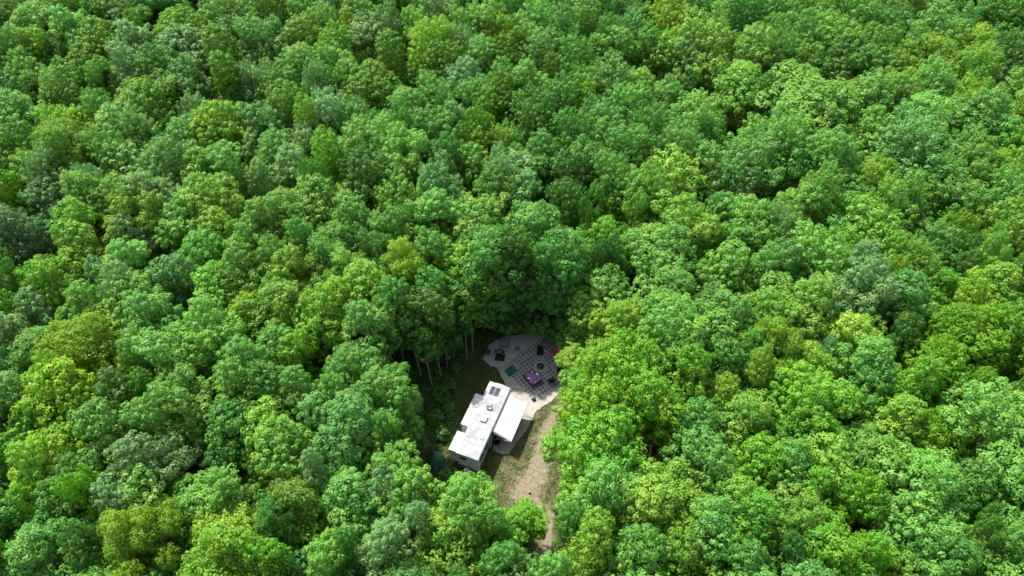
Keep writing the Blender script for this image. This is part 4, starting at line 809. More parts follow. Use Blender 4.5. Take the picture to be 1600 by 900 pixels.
# ------------------------------------------------------------------ rest of the wood: one instanced stand (more trees than one could list)
def build_forest():
    keys = ['m11', 'm12', 'm13', 'm17', 'm15', 'f21', 'f22', 'l51', 'c41', 'd31', 'e61']
    pts = []; rot = []; scl = []; tn = []; pid = []
    bys = {}
    for k in keys: bys.setdefault(k[0], []).append(k)
    for i, (x, y, h, rr, code, st) in enumerate(FOREST):
        k = bys[st][i % len(bys[st])]
        pr = PROTO[k][2]
        pts.append((x, y, 0)); rot.append((0, 0, rnd.uniform(0, 6.28))); scl.append((rr / pr, rr / pr, h / 16))
        tn.append(tint(code)[:3]); pid.append(keys.index(k))
    me = bpy.data.meshes.new('forest')
    me.from_pydata(pts, [], [])
    for nm, ty, data, fld in (('rot', 'FLOAT_VECTOR', rot, 'vector'), ('scl', 'FLOAT_VECTOR', scl, 'vector'), ('tint', 'FLOAT_VECTOR', tn, 'vector')):
        a = me.attributes.new(nm, ty, 'POINT'); a.data.foreach_set(fld, np.array(data, np.float32).ravel())
    a = me.attributes.new('pid', 'INT', 'POINT'); a.data.foreach_set('value', np.array(pid, np.int32))
    o = link('forest', me)
    tag(o, 'remaining green trees filling the woodland between and beyond the larger crowns', 'woodland', kind='stuff')
    g = bpy.data.node_groups.new('forest', 'GeometryNodeTree')
    g.interface.new_socket('Geometry', in_out='INPUT', socket_type='NodeSocketGeometry')
    g.interface.new_socket('Geometry', in_out='OUTPUT', socket_type='NodeSocketGeometry')
    N, L = g.nodes, g.links
    gi = N.new('NodeGroupInput'); go = N.new('NodeGroupOutput'); jn = N.new('GeometryNodeJoinGeometry')
    def attr(nm, ty):
        q = N.new('GeometryNodeInputNamedAttribute'); q.data_type = ty; q.inputs['Name'].default_value = nm
        return [s for s in q.outputs if s.enabled and s.name == 'Attribute'][0]
    ra, sa, pa = attr('rot', 'FLOAT_VECTOR'), attr('scl', 'FLOAT_VECTOR'), attr('pid', 'INT')
    for j, k in enumerate(keys):
        po = bpy.data.objects.new('forest_tree_shape', joined(k))
        oi = N.new('GeometryNodeObjectInfo'); oi.inputs['Object'].default_value = po; oi.inputs['As Instance'].default_value = True
        cp = N.new('FunctionNodeCompare'); cp.data_type = 'INT'; cp.operation = 'EQUAL'
        ia = [s for s in cp.inputs if s.enabled and s.name == 'A'][0]; ib = [s for s in cp.inputs if s.enabled and s.name == 'B'][0]
        L.new(pa, ia); ib.default_value = j
        ip = N.new('GeometryNodeInstanceOnPoints')
        L.new(gi.outputs[0], ip.inputs['Points']); L.new(cp.outputs[0], ip.inputs['Selection'])
        L.new(oi.outputs['Geometry'], ip.inputs['Instance']); L.new(ra, ip.inputs['Rotation']); L.new(sa, ip.inputs['Scale'])
        L.new(ip.outputs[0], jn.inputs[0])
    L.new(jn.outputs[0], go.inputs[0])
    m = o.modifiers.new('stand', 'NODES'); m.node_group = g

def joined(k):
    cr, tm, _, _ = PROTO[k]
    bm = bmesh.new(); bm.from_mesh(cr)
    n0 = len(bm.faces); bm.from_mesh(tm)
    bm.faces.ensure_lookup_table()
    for f in bm.faces[n0:]: f.material_index = 1
    me = bpy.data.meshes.new('stand_' + k); bm.to_mesh(me); bm.free()
    me.materials.append(LEAF); me.materials.append(BARK)
    return me
build_forest()

# ------------------------------------------------------------------ ground
CLEAR = [(-7.99, 50.64), (-5.3, 53.56), (-3.29, 54.6), (0, 55.4), (6.63, 55.4), (8.79, 50.64), (7.59, 43.39), (6.22, 38.41), (6.6, 33.78), (5.4, 29.46), (3.92, 24.14), (3.5, 18), (1.4, 18), (1.63, 24.14), (2.5, 28.0), (0, 29.0), (-4.16, 30.4), (-7.06, 33.78), (-8.2, 36.06), (-7.6, 39.22), (-6.9, 42.54), (-7.4, 46.92)]
TRACK = [(6.6, 45.2), (5.16, 43.0), (4.15, 41.0), (3.55, 38.41), (2.7, 35.2), (1.2, 32.9), (2.2, 31.6), (4.0, 30.4), (3.55, 27.41), (2.7, 24.14), (2.43, 20), (2.3, 15), (2.3, 8)]
TRW = [.45, .6, .9, 1.0, 1.5, 1.7, 1.5, .75, .7, .7, .75, .8, .8]

def seg_dist(X, Y, pts, closed=False):
    d = np.full(X.shape, 1e9); kk = np.zeros(X.shape)
    m = len(pts)
    for i in range(m if closed else m - 1):
        x1, y1 = pts[i]; x2, y2 = pts[(i + 1) % m]
        dx, dy = x2 - x1, y2 - y1
        t = np.clip(((X - x1) * dx + (Y - y1) * dy) / (dx * dx + dy * dy), 0, 1)
        q = np.hypot(X - x1 - t * dx, Y - y1 - t * dy)
        kk = np.where(q < d, i + t, kk); d = np.minimum(d, q)
    return d, kk
def inside(X, Y, pts):
    c = np.zeros(X.shape, bool); n = len(pts)
    for i in range(n):
        x1, y1 = pts[i]; x2, y2 = pts[i - 1]
        cond = ((y1 > Y) != (y2 > Y))
        with np.errstate(divide='ignore', invalid='ignore'):
            xi = (x2 - x1) * (Y - y1) / (y2 - y1 + 1e-12) + x1
        c ^= cond & (X < xi)
    return c
def dirt_mask(X, Y):
    d, k = seg_dist(X, Y, TRACK)
    wd = np.interp(k, np.arange(len(TRW)), TRW)
    return np.clip(.95 - (d - wd * .30) / (wd * 1.1), 0, 1)
def clear_mask(X, Y):
    d, _ = seg_dist(X, Y, CLEAR, True)
    s = np.where(inside(X, Y, CLEAR), d, -d)
    return np.clip(.5 + s / 2.2, 0, 1)

def dry_mask(X, Y):
    return np.clip((X + 1.2 + np.clip(40 - Y, 0, 2)) / 2.5, 0, 1)

def ground_material():
    m, N, L, B = new_mat('ground')
    tc = N.new('ShaderNodeTexCoord'); v = tc.outputs['Object']
    a1 = N.new('ShaderNodeAttribute'); a1.attribute_name = 'dirt'
    a2 = N.new('ShaderNodeAttribute'); a2.attribute_name = 'turf'
    a3 = N.new('ShaderNodeAttribute'); a3.attribute_name = 'dry'
    litter = ramp(N, L, noise(N, L, 7, 8, .7, vec=v), [(.3, (.014, .014, .007)), (.52, (.034, .028, .015)), (.66, (.060, .044, .026)), (.78, (.025, .045, .014))])
    turf = ramp(N, L, noise(N, L, 3.2, 8, .75, vec=v), [(.28, (.020, .040, .010)), (.46, (.040, .068, .018)), (.58, (.070, .085, .030)), (.74, (.13, .12, .06))])
    turf = mixc(N, L, math_(N, L, 'MULTIPLY', a3.outputs['Fac'], ramp(N, L, noise(N, L, .8, 7, .75, vec=v), [(.40, (0, 0, 0)), (.56, (.95, .95, .95))])), turf, ramp(N, L, noise(N, L, 9, 6, .8, vec=v), [(.35, (.060, .055, .026)), (.6, (.19, .16, .095))]))
    dirt = ramp(N, L, noise(N, L, 2.4, 9, .78, vec=v), [(.25, (.055, .046, .026)), (.42, (.15, .125, .082)), (.60, (.25, .21, .145)), (.8, (.33, .285, .21))])
    nb = noise(N, L, 1.5, 7, .72, vec=v)
    f1 = math_(N, L, 'ADD', a2.outputs['Fac'], math_(N, L, 'MULTIPLY', math_(N, L, 'SUBTRACT', nb, .5), 1.6))
    f1 = ramp(N, L, f1, [(.42, (0, 0, 0)), (.6, (1, 1, 1))])
    nb2 = noise(N, L, 2.2, 9, .82, vec=v)
    f2 = math_(N, L, 'ADD', a1.outputs['Fac'], math_(N, L, 'MULTIPLY', math_(N, L, 'SUBTRACT', nb2, .5), 3.2))
    f2 = ramp(N, L, f2, [(.28, (0, 0, 0)), (.72, (1, 1, 1))])
    c = mixc(N, L, f2, mixc(N, L, f1, litter, turf), dirt)
    L.new(c, B.inputs['Base Color']); B.inputs['Roughness'].default_value = .95
    B.inputs['Specular IOR Level'].default_value = .1
    bump(N, L, B, noise(N, L, 11, 8, .8, vec=v), .7, .06)
    return m
GROUND = ground_material()

def axis(lo, hi, step, far):
    inner = list(np.arange(lo, hi + .01, step))
    q = []; s = step * 2; x = hi
    while x < far: x += s; s *= 1.5; q.append(x)
    p = []; s = step * 2; x = lo
    while x > -far: x -= s; s *= 1.5; p.append(x)
    return np.array(p[::-1] + inner + q)
def sheet(name, xs, ys, zf):
    X, Y = np.meshgrid(xs, ys, indexing='ij')
    Z = zf(X, Y)
    nx, ny = X.shape
    V = np.stack([X, Y, Z], 2).reshape(-1, 3)
    I = np.arange(nx * ny).reshape(nx, ny)
    Q = np.stack([I[:-1, :-1], I[1:, :-1], I[1:, 1:], I[:-1, 1:]], 2).reshape(-1, 4)
    me = bpy.data.meshes.new(name); me.from_pydata(V.tolist(), [], Q.tolist())
    for nm, fn in (('dirt', dirt_mask), ('turf', clear_mask), ('dry', dry_mask)):
        a = me.attributes.new(nm, 'FLOAT', 'POINT'); a.data.foreach_set('value', fn(X, Y).astype(np.float32).ravel())
    me.materials.append(GROUND)
    return link(name, me)
tag(sheet('ground', axis(-12, 12, .3, 1500), axis(14, 58, .3, 1500), lambda X, Y: np.where(clear_mask(X, Y) < .2, .10 * np.sin(X * .9) * np.sin(Y * .7), 0) - .02 * (clear_mask(X, Y) < .2)), kind='structure')

# the dirt track: an uneven edged sheet over the ground, same earth
def track():
    rs = np.random.RandomState(4)
    k = np.arange(0, len(TRACK) - 1, .05)
    px = np.interp(k, np.arange(len(TRACK)), [p[0] for p in TRACK]); py = np.interp(k, np.arange(len(TRACK)), [p[1] for p in TRACK])
    for _ in range(6):
        px[1:-1] = (px[:-2] + px[2:] + px[1:-1]) / 3; py[1:-1] = (py[:-2] + py[2:] + py[1:-1]) / 3
    wd = np.interp(k, np.arange(len(TRW)), TRW) * .45
    dx = np.gradient(px); dy = np.gradient(py); l = np.hypot(dx, dy); nx, ny = -dy / l, dx / l
    V = []; Q = []
    offs = np.linspace(-1, 1, 7)
    for i in range(len(k)):
        for o in offs:
            e = wd[i] * (1 + .25 * math.sin(i * .9 + o) + .15 * rs.uniform(-1, 1) * abs(o))
            V.append((px[i] + nx[i] * o * e, py[i] + ny[i] * o * e, .006))
        if i:
            for j in range(6):
                b = (i - 1) * 7 + j
                Q.append((b, b + 7, b + 8, b + 1))
    V = np.array(V)
    me = bpy.data.meshes.new('path'); me.from_pydata(V.tolist(), [], Q)
    for nm, fn in (('dirt', dirt_mask), ('turf', clear_mask), ('dry', dry_mask)):
        a = me.attributes.new(nm, 'FLOAT', 'POINT'); a.data.foreach_set('value', fn(V[:, 0], V[:, 1]).astype(np.float32))
    me.materials.append(GROUND)
    tag(link('path', me), kind='structure')
track()

# concrete patio slab and the checkered pavers on it
def concrete_mat():
    m, N, L, B = new_mat('concrete')
    c = ramp(N, L, noise(N, L, 1.4, 8, .7), [(.3, (.22, .208, .188)), (.5, (.31, .296, .272)), (.7, (.38, .365, .338))])
    d = ramp(N, L, noise(N, L, .7, 6, .7), [(.5, (0, 0, 0)), (.75, (.6, .6, .6))])
    c = mixc(N, L, d, c, (.20, .165, .115))
    L.new(c, B.inputs['Base Color']); B.inputs['Roughness'].default_value = .9
    bump(N, L, B, noise(N, L, 30, 6, .7), .4, .01)
    return m
CONCRETE = concrete_mat()
SLAB = [(-3.67, 50.45), (-3.46, 51.5), (-2.91, 52.57), (-1.95, 53.46), (0.0, 54.1), (2.45, 54.5), (5.73, 54.6), (8.6, 53.56), (7.9, 48.29), (6.0, 46.0), (4.65, 44.45), (2.9, 43.25), (2.55, 42.6), (1.85, 41.11), (1.42, 40.28), (0.1, 38.41), (-.45, 37.6), (-1.46, 37.75), (-2.2, 38.2), (-1.9, 39.4), (-.6, 42.6), (.2, 44.9), (-.35, 45.9), (-.85, 46.9), (-1.33, 48.02), (-1.82, 49.13), (-2.78, 49.6)]
def wavy(pts, amp=.07, step=.25, seed=1):
    rs = random.Random(seed); out = []
    for i in range(len(pts)):
        (x1, y1), (x2, y2) = pts[i], pts[(i + 1) % len(pts)]
        n = max(1, int(math.hypot(x2 - x1, y2 - y1) / step))
        for j in range(n):
            t = j / n
            out.append((x1 + (x2 - x1) * t + rs.uniform(-amp, amp), y1 + (y2 - y1) * t + rs.uniform(-amp, amp)))
    return out
tag(MB().poly(wavy(SLAB), -.05, .045).build('patio', CONCRETE), kind='structure')

def paver_mat():
    m, N, L, B = new_mat('pavers')
    tc = N.new('ShaderNodeTexCoord'); v = tc.outputs['Object']
    sp = N.new('ShaderNodeSeparateXYZ'); L.new(v, sp.inputs[0])
    S = 1 / .48
    def axisf(o):
        s = math_(N, L, 'MULTIPLY', o, S)
        fr = math_(N, L, 'FRACT', s); fl = math_(N, L, 'FLOOR', s)
        e = math_(N, L, 'ABSOLUTE', math_(N, L, 'SUBTRACT', fr, .5))
        return e, fl
    ex, fx = axisf(sp.outputs[0]); ey, fy = axisf(sp.outputs[1])
    e = math_(N, L, 'MAXIMUM', ex, ey)
    e = math_(N, L, 'ADD', e, math_(N, L, 'MULTIPLY', math_(N, L, 'SUBTRACT', noise(N, L, 14, 4, .6, vec=v), .5), .05))
    cell = ramp(N, L, e, [(.385, (1, 1, 1)), (.43, (0, 0, 0))])
    cv = N.new('ShaderNodeCombineXYZ'); L.new(fx, cv.inputs[0]); L.new(fy, cv.inputs[1])
    wn = N.new('ShaderNodeTexWhiteNoise'); L.new(cv.outputs[0], wn.inputs['Vector'])
    tile = ramp(N, L, wn.outputs['Value'], [(.0, (.062, .063, .064)), (.45, (.090, .090, .090)), (.72, (.13, .125, .115)), (.9, (.20, .19, .175)), (1, (.15, .11, .10))])
    tile = mixc(N, L, math_(N, L, 'MULTIPLY', noise(N, L, 5, 6, .7, vec=v), .5), tile, (.17, .165, .155))
    grout = ramp(N, L, noise(N, L, 6, 6, .7, vec=v), [(.3, (.27, .262, .245)), (.7, (.41, .40, .38))])
    L.new(mixc(N, L, cell, grout, tile), B.inputs['Base Color']); B.inputs['Roughness'].default_value = .85
    bump(N, L, B, cell, .3, .01)
    return m
PAV_ANG = math.atan2(.586, .81)
pv = MB().poly([(0, 0), (6.88, 0), (6.88, 5.6), (6.0, 6.45), (4.3, 6.45), (2.6, 6.45), (.9, 6.02), (.0, 6.02)], .02, .06).build('paving', paver_mat(), loc=(2.42, 44.5, 0), rz=PAV_ANG)
tag(pv, kind='structure')

# ------------------------------------------------------------------ undergrowth and grass
def clusters(name, centers, radii, leaf, dens, color, label, cat, kind='stuff'):
    rs = np.random.RandomState(len(centers))
    pos = []; nrm = []; cl = []
    for (x, y), r in zip(centers, radii):
        n = int(dens * r * r) + 8
        q = sphere_dirs(rs, n); q[:, 2] = np.abs(q[:, 2])
        p = q * r * rs.uniform(.45, 1.1, (n, 1)) * np.array([1, 1, .85]) + np.array([x, y, .05])
        pos.append(p); nrm.append(q + np.array([0, 0, .6]) + rs.normal(size=(n, 3)) * .4); cl.append(np.full(n, rs.rand()) * .7 + rs.rand(n) * .3)
    me = leaves_mesh(name, np.concatenate(pos), np.concatenate(nrm), leaf, np.concatenate(cl), [LEAF])
    o = link(name, me); o.color = (*color, 1)
    tag(o, label, cat, kind=kind)
    return o
rs = np.random.RandomState(8)
cx = rs.uniform(-62, 62, 5200); cy = rs.uniform(18, 112, 5200)
dcl, _ = seg_dist(cx, cy, CLEAR, True)
sg = np.where(inside(cx, cy, CLEAR), -dcl, dcl)
td, _ = seg_dist(cx, cy, TRACK)
ok = (sg > .5) & (td > 1.2)
und = [(x, y) for x, y, o_ in zip(cx, cy, ok) if o_]
ur = [rs.uniform(.4, 1.0) for _ in und]
ex = rs.uniform(-17, 13, 2600); ey = rs.uniform(26, 60, 2600)
d2, _ = seg_dist(ex, ey, CLEAR, True); s2 = np.where(inside(ex, ey, CLEAR), -d2, d2); t2, _ = seg_dist(ex, ey, TRACK)
for x, y, s_, t_ in zip(ex, ey, s2, t2):
    if (-.5 if x > -5 else -1.5) + .5 * math.sin(x * 2) < s_ < 7 and t_ > 1.2 and not (x > -4 and x < 8 and y > 36 and s_ < .3):
        und.append((x, y)); ur.append(rs.uniform(.3, .55) + min(s_, 3) * .17)
clusters('undergrowth', und, ur, .20, 75, (.085, .205, .036), 'low leafy undergrowth covering the shaded forest floor', 'undergrowth')

def grass():
    rs = np.random.RandomState(5)
    n = 90000
    X = rs.uniform(-10, 10, n); Y = rs.uniform(18, 56, n)
    c = clear_mask(X, Y); d = dirt_mask(X, Y)
    pn = np.sin(X * 1.3 + 2 * np.sin(Y * .7)) * np.sin(Y * 1.1 + 1.5 * np.sin(X * .9)) * .5 + .5
    keep = (c > rs.uniform(.3, 1, n)) & (d < rs.uniform(0, .75, n)) & (pn > rs.uniform(-.1, .95, n)) & ~inside(X, Y, SLAB)
    X, Y = X[keep], Y[keep]; m = len(X)
    pos = np.stack([X, Y, rs.uniform(.03, .10, m)], 1)
    nrm = rs.normal(size=(m, 3)) * np.array([1, 1, .5]) + np.array([0, 0, .5])
    me = leaves_mesh('grass', pos, nrm, rs.uniform(.10, .26, m), rs.rand(m), [LEAF], aspect=.35)
    o = link('grass', me); o.color = (.095, .125, .035, 1)
    tag(o, 'patchy short grass growing round the trailer and the dirt track', 'grass', kind='stuff')
grass()

def fallen():
    rs = np.random.RandomState(15)
    n = 2600
    X = rs.uniform(-4, 9, n); Y = rs.uniform(37, 55, n)
    keep = inside(X, Y, SLAB) & (rs.rand(n) < np.clip((Y - 40) / 14, .12, 1) ** 1.5)
    X, Y = X[keep], Y[keep]; m = len(X)
    me = leaves_mesh('fallen_leaves', np.stack([X, Y, np.full(m, .085)], 1), np.stack([rs.normal(size=m) * .25, rs.normal(size=m) * .25, np.ones(m)], 1), .11, rs.rand(m), [LEAF])
    o = link('fallen_leaves', me); o.color = (.13, .105, .045, 1)
    tag(o, 'scattered fallen leaves lying on the concrete and the pavers', 'fallen leaves', kind='stuff')
fallen()

# ------------------------------------------------------------------ single shrubs and small trees along the clearing
def shrub(x, y, r, h, col, label, seed, leaf=.17):
    rs = np.random.RandomState(seed)
    pos = []; nrm = []; cl = []
    for i in range(int(16 + r * 10)):
        th = i * 2.4; t = rs.rand()
        c = np.array([math.cos(th) * r * .7 * math.sqrt(1 - t * .8), math.sin(th) * r * .7 * math.sqrt(1 - t * .8), .2 + t * h * .85])
        n = 46; q = sphere_dirs(rs, n); q[:, 2] = np.abs(q[:, 2])
        pos.append(c + q * rs.uniform(.22, .38) * rs.uniform(.6, 1.1, (n, 1))); nrm.append(q + np.array([0, 0, .5]) + rs.normal(size=(n, 3)) * .4)
        cl.append(np.full(n, rs.rand()) * .7 + rs.rand(n) * .3)
    e = empty('shrub', (x, y, 0))
    tag(e, label, 'shrub', 'shrubs along the edge of the clearing')
    o = link('foliage', leaves_mesh('shrub_foliage', np.concatenate(pos), np.concatenate(nrm), leaf, np.concatenate(cl), [LEAF]), e); o.color = (*col, 1)
    P = [([(0, 0, 0), (math.cos(a) * r * .2, math.sin(a) * r * .2, h * .35), (math.cos(a) * r * .5, math.sin(a) * r * .5, h * .75)], [.03, .022, .01]) for a in (0.3, 1.9, 3.4, 4.9)]
    tv, tq = tubes(P, 5)
    tm = bpy.data.meshes.new('shrub_stem'); tm.from_pydata(tv.tolist(), [], tq.tolist()); tm.materials.append(BARK)
    link('stem', tm, e)
G1 = (.085, .225, .036); G2 = (.090, .230, .050); G3 = (.085, .225, .022)
shrub(-10.6, 38.3, 1.5, 2.6, G2, 'dark leafy shrub above and left of the green tarp cover', 61)
shrub(-7.3, 34.6, 1.1, 1.8, G2, 'small green shrub growing just below the green tarp cover', 62)
shrub(-8.9, 41.8, 1.3, 2.2, G1, 'shaded bush left of the trailer, level with its smaller slide-out', 63)
shrub(-8.6, 44.9, 1.4, 2.0, G1, 'shaded bush left of the trailer, level with its longer slide-out', 64)
shrub(-9.5, 47.6, 1.3, 1.9, G1, 'shaded bush beneath the slender pale trunks', 65)
shrub(5.3, 31.2, 1.2, 1.8, G2, 'low bush where the dirt track bends below the clearing', 66)
shrub(1.2, 30.6, 1.2, 3.0, G3, 'bright green sapling bush at the bottom edge of the clearing', 67)
shrub(-3.1, 51.3, .35, .5, (.05, .12, .06), 'tiny dark green plant on the concrete left of the barbecue', 68, .10)
shrub(.2, 29.4, 1.6, 4.2, G3, 'taller bright sapling bush between the track and the big pale crown', 69)

# slender pale trunked trees standing at the shaded edge
def slender(x, y, lean, h, r, code, label, seed):
    e = empty('slender_tree', (x, y, 0), 0)
    tag(e, label, 'tree', 'slender trees at the clearing edge')
    rs = np.random.RandomState(seed)
    lx, ly = lean
    core = [(lx * (z / h) ** 1.2, ly * (z / h) ** 1.2, z) for z in np.linspace(0, h * .92, 7)]
    P = [(core, [.10, .085, .075, .065, .05, .04, .02])]
    pos = []; nrm = []; cl = []
    for i in range(15):
        t = .64 + .35 * (i + .5) / 15
        th = i * 2.4 + rs.uniform(-.4, .4)
        rr = r * (1.1 - t) * 2.0 * rs.uniform(.6, 1.1)
        b = np.array([lx * t ** 1.2, ly * t ** 1.2, h * t])
        c = b + np.array([math.cos(th) * rr, math.sin(th) * rr, .4])
        P.append(([b - [0, 0, .5], (b + c) / 2, c], [.04, .025, .01]))
        for _ in range(9):
            s = c + rs.normal(size=3) * .42 * r / 1.5
            n = 24; q = sphere_dirs(rs, n); q[:, 2] = np.abs(q[:, 2])
            pos.append(s + q * .33 * rs.uniform(.6, 1.1, (n, 1))); nrm.append(q + np.array([0, 0, .5]) + rs.normal(size=(n, 3)) * .4)
            cl.append(np.full(n, rs.rand()) * .7 + rs.rand(n) * .3)
    o = link('crown', leaves_mesh('slender_crown', np.concatenate(pos), np.concatenate(nrm), .22, np.concatenate(cl), [LEAF]), e)
    o.color = tint(code)
    tv, tq = tubes(P, 6)
    tm = bpy.data.meshes.new('slender_trunk'); tm.from_pydata(tv.tolist(), [], tq.tolist()); tm.materials.append(PALEBARK)
    link('trunk', tm, e)
slender(-9.6, 46.3, (-.6, .5), 11.2, 1.5, 'G', 'slender tree with the longest bare pale trunk left of the trailer', 71)
slender(-11.0, 47.7, (-.9, .3), 11.5, 1.4, 'G', 'slender leaning tree left of the longest bare pale trunk', 72)
slender(-6.2, 52.3, (-.3, .4), 11.5, 1.5, 'G', 'slender pale trunked tree above the brown earth strip', 73)
slender(-4.9, 51.7, (.1, .4), 11, 1.3, 'P', 'slender tree with a thin pale trunk nearest the concrete corner', 74)
slender(-9.2, 49.3, (-.2, .4), 9.5, 1.2, 'G', 'short slender tree between two pale leaning trunks', 75)
slender(-8.0, 49.3, (.1, .5), 9, 1.2, 'K', 'short dark slender tree over the low undergrowth', 76)

slender(-7.2, 50.9, (-.25, .3), 11, 1.0, 'G', 'thin grey-brown stem just left of the tall pale trunk above the brown earth', 81)
slender(-10.3, 49.8, (-.5, .4), 10.5, 1.0, 'P', 'thin upright tree behind the longest bare pale trunk', 82)
slender(-8.6, 47.6, (-.3, .3), 8.5, .9, 'G', 'low thin sapling just right of the longest bare pale trunk', 83)
slender(-5.6, 50.6, (.1, .3), 9, .9, 'G', 'thin sapling between the two pale trunks above the earth strip', 84)
shrub(-7.4, 43.2, 1.0, 1.2, G1, 'low leafy bush closest to the longer slide-out', 91)
shrub(-7.6, 46.6, 1.1, 1.3, G2, 'leafy bush on the brown earth above the longer slide-out', 92)
shrub(-6.9, 48.9, .8, 1.0, G1, 'small bush below the pair of pale trunks left of the barbecue', 93)
shrub(-8.1, 39.9, 1.1, 1.4, G2, 'leafy bush between the green tarp cover and the smaller slide-out', 94)

# bare dead tree in the gap
def dead_tree(x, y):
    rs = np.random.RandomState(9)
    paths = []
    def br(p, d, L_, r, lev):
        n = 4
        pts = [p]; q = p.copy(); dd = d.copy()
        for i in range(n):
            dd = dd + rs.normal(size=3) * .10 + np.array([0, 0, .04]); dd /= np.linalg.norm(dd)
            q = q + dd * L_ / n; pts.append(q.copy())
        paths.append((pts, list(np.linspace(r, r * .45, n + 1))))
        if lev == 0: return
        for k in range(4 if lev > 1 else 3):
            t = rs.randint(1, n + 1)
            a = rs.normal(size=3); a[2] = abs(a[2]) * .5
            nd = dd * .75 + a / np.linalg.norm(a) * .65
            br(pts[t], nd / np.linalg.norm(nd), L_ * rs.uniform(.5, .75), r * .5, lev - 1)
    for d, p in (((-.30, .25, 1), (0, 0, 0)), ((.22, .1, 1), (.5, .1, 0)), ((-.05, .5, 1), (.15, .4, 0))):
        d = np.array(d, float); br(np.array(p, float), d / np.linalg.norm(d), 5.4, .085, 3)
    tv, tq = tubes(paths, 5)
    me = bpy.data.meshes.new('dead_tree'); me.from_pydata(tv.tolist(), [], tq.tolist()); me.materials.append(DEADWOOD)
    o = link('dead_tree', me, loc=(x, y, 0))
    o.scale = (1.35, 1.35, 1.45)
    tag(o, 'bare grey dead tree with forked leafless branches in a dark gap', 'dead tree')
dead_tree(15.0, 34.4)

# ------------------------------------------------------------------ travel trailer
WHITE = simple('trailer_white', (.66, .68, .69), .4, var=.05, scale=3, dirt=(.34, .35, .34), dscale=1.2)
def roof_mat():
    m, N, L, B = new_mat('roof_membrane')
    c = ramp(N, L, noise(N, L, .9, 8, .7), [(.36, (.165, .176, .198)), (.5, (.235, .245, .265)), (.64, (.32, .326, .336))])
    d = ramp(N, L, noise(N, L, 5, 8, .75), [(.6, (0, 0, 0)), (.8, (.55, .55, .55))])
    c = mixc(N, L, d, c, (.14, .145, .155))
    L.new(c, B.inputs['Base Color']); B.inputs['Roughness'].default_value = .6
    return m
ROOF = roof_mat()
SLIDEROOF = simple('slide_roof', (.42, .42, .42), .5, var=.05, scale=1.5, dirt=(.33, .335, .34), dscale=1)
GLASS = simple('dark_glass', (.015, .017, .02), .08, var=.2, spec=.7)
ALU = simple('aluminium', (.55, .57, .58), .4, metal=.3, var=.08)
BLACK = simple('black_plastic', (.012, .012, .014), .55, var=.3)
RUBBER = simple('rubber', (.02, .02, .02), .8)
STEEL = simple('dark_steel', (.05, .05, .055), .5, metal=.5)
STRIPE = simple('side_stripe', (.18, .22, .27), .45)
FABRIC = simple('awning_vinyl', (.54, .54, .54), .6, var=.03, scale=2, dirt=(.52, .52, .515), dscale=.8)

TR = empty('travel_trailer', (-3.111, 40.237, 0), R(68.84))
tag(TR, 'white travel trailer with two slide-outs and an awning, parked on the grass', 'trailer')
b = MB().box((9.7, 2.5, 2.66), (0, 0, 1.93), bev=.07)
b.build('body', WHITE, TR)
MB().box((9.78, 2.58, .12), (0, 0, 3.335), bev=.045).build('roof', ROOF, TR)
for yy in (-1.275, 1.275):
    MB().box((9.3, .02, .10), (0, yy, 1.15)).box((8.2, .02, .06), (-.3, yy, 1.38)).build('side_stripe', STRIPE, TR)
# roof seams and trim
MB().box((.05, 2.5, .012), (1.0, 0, 3.40)).box((.05, 2.5, .012), (-2.9, 0, 3.40)).build('roof_seam', ALU, TR)
for y0 in (-1.31, 1.31):
    MB().box((9.8, .03, .06), (0, y0, 3.27), bev=.01).build('roof_gutter', ALU, TR)
# solar panels
SOLAR = simple('solar_cell', (.012, .010, .022), .25, var=.5, scale=18)
for cyy in (.58, -.02):
    p = MB().box((1.10, .51, .035), (3.76, cyy, 3.44), bev=.008).build('solar_panel', ALU, TR)
    MB().box((1.08, .49, .006), (3.76, cyy, 3.462)).build('solar_cells', SOLAR, p)
    
# folded satellite dish
SATG = simple('dish_grey', (.13, .14, .155), .45, var=.15)
dsh = MB().lathe([(.36, 0), (.38, .03), (.34, .06), (0.02, .075)], (1.55, 0, 3.40), 24, sc_=(1, .95, 1)).build('satellite_dish', SATG, TR, smooth=False)
MB().lathe([(.01, 0), (.18, .02), (.32, .075), (.34, .11), (.30, .10), (.16, .045), (.01, .03)], (1.50, 0, 3.52), 24, rot=(.0, -.25, 0), sc_=(.72, 1.1, 1)).build('reflector', SATG, dsh, smooth=True)
MB().tube([(1.6, 0, 3.47), (1.86, 0, 3.60), (2.02, 0, 3.66)], .03).box((.16, .12, .12), (2.02, 0, 3.66), bev=.02).box((.12, .22, .10), (1.75, 0, 3.50), bev=.02).build('feed_arm', WHITE, dsh)
# air conditioner
acu = MB().box((.80, .70, .27), (0, .02, 3.53), bev=.07, taper=(.9, .92)).build('air_conditioner', simple('ac_white', (.78, .78, .77), .45, var=.03), TR)
MB().box((.03, .56, .14), (-.405, .02, 3.50)).build('intake_grille', SATG, acu)
# vents and small roof fittings
for (x, y, sx, sy, h_) in ((-2.29, -.69, .38, .38, .14), (-3.77, .84, .26, .26, .08), (-1.05, -.23, .16, .16, .07), (-1.2, .1, .10, .10, .09), (2.7, -.75, .22, .22, .06), (-.9, -.55, .12, .12, .06)):
    v = MB().box((sx, sy, h_), (x, y, 3.395 + h_ / 2), bev=.02, taper=(.88, .88)).build('roof_vent', SLIDEROOF, TR)
MB().tube([(2.4, -.52, 3.41), (1.6, -.60, 3.41), (.8, -.56, 3.41), (.7, -.35, 3.41)], .012, 6).build('roof_cable', SATG, TR)
MB().tube([(2.75, -.85, 3.40), (2.75, -.85, 3.62)], .02, 6).tube([(2.55, -.85, 3.60), (2.95, -.85, 3.60)], .015, 6).build('antenna', SATG, TR)
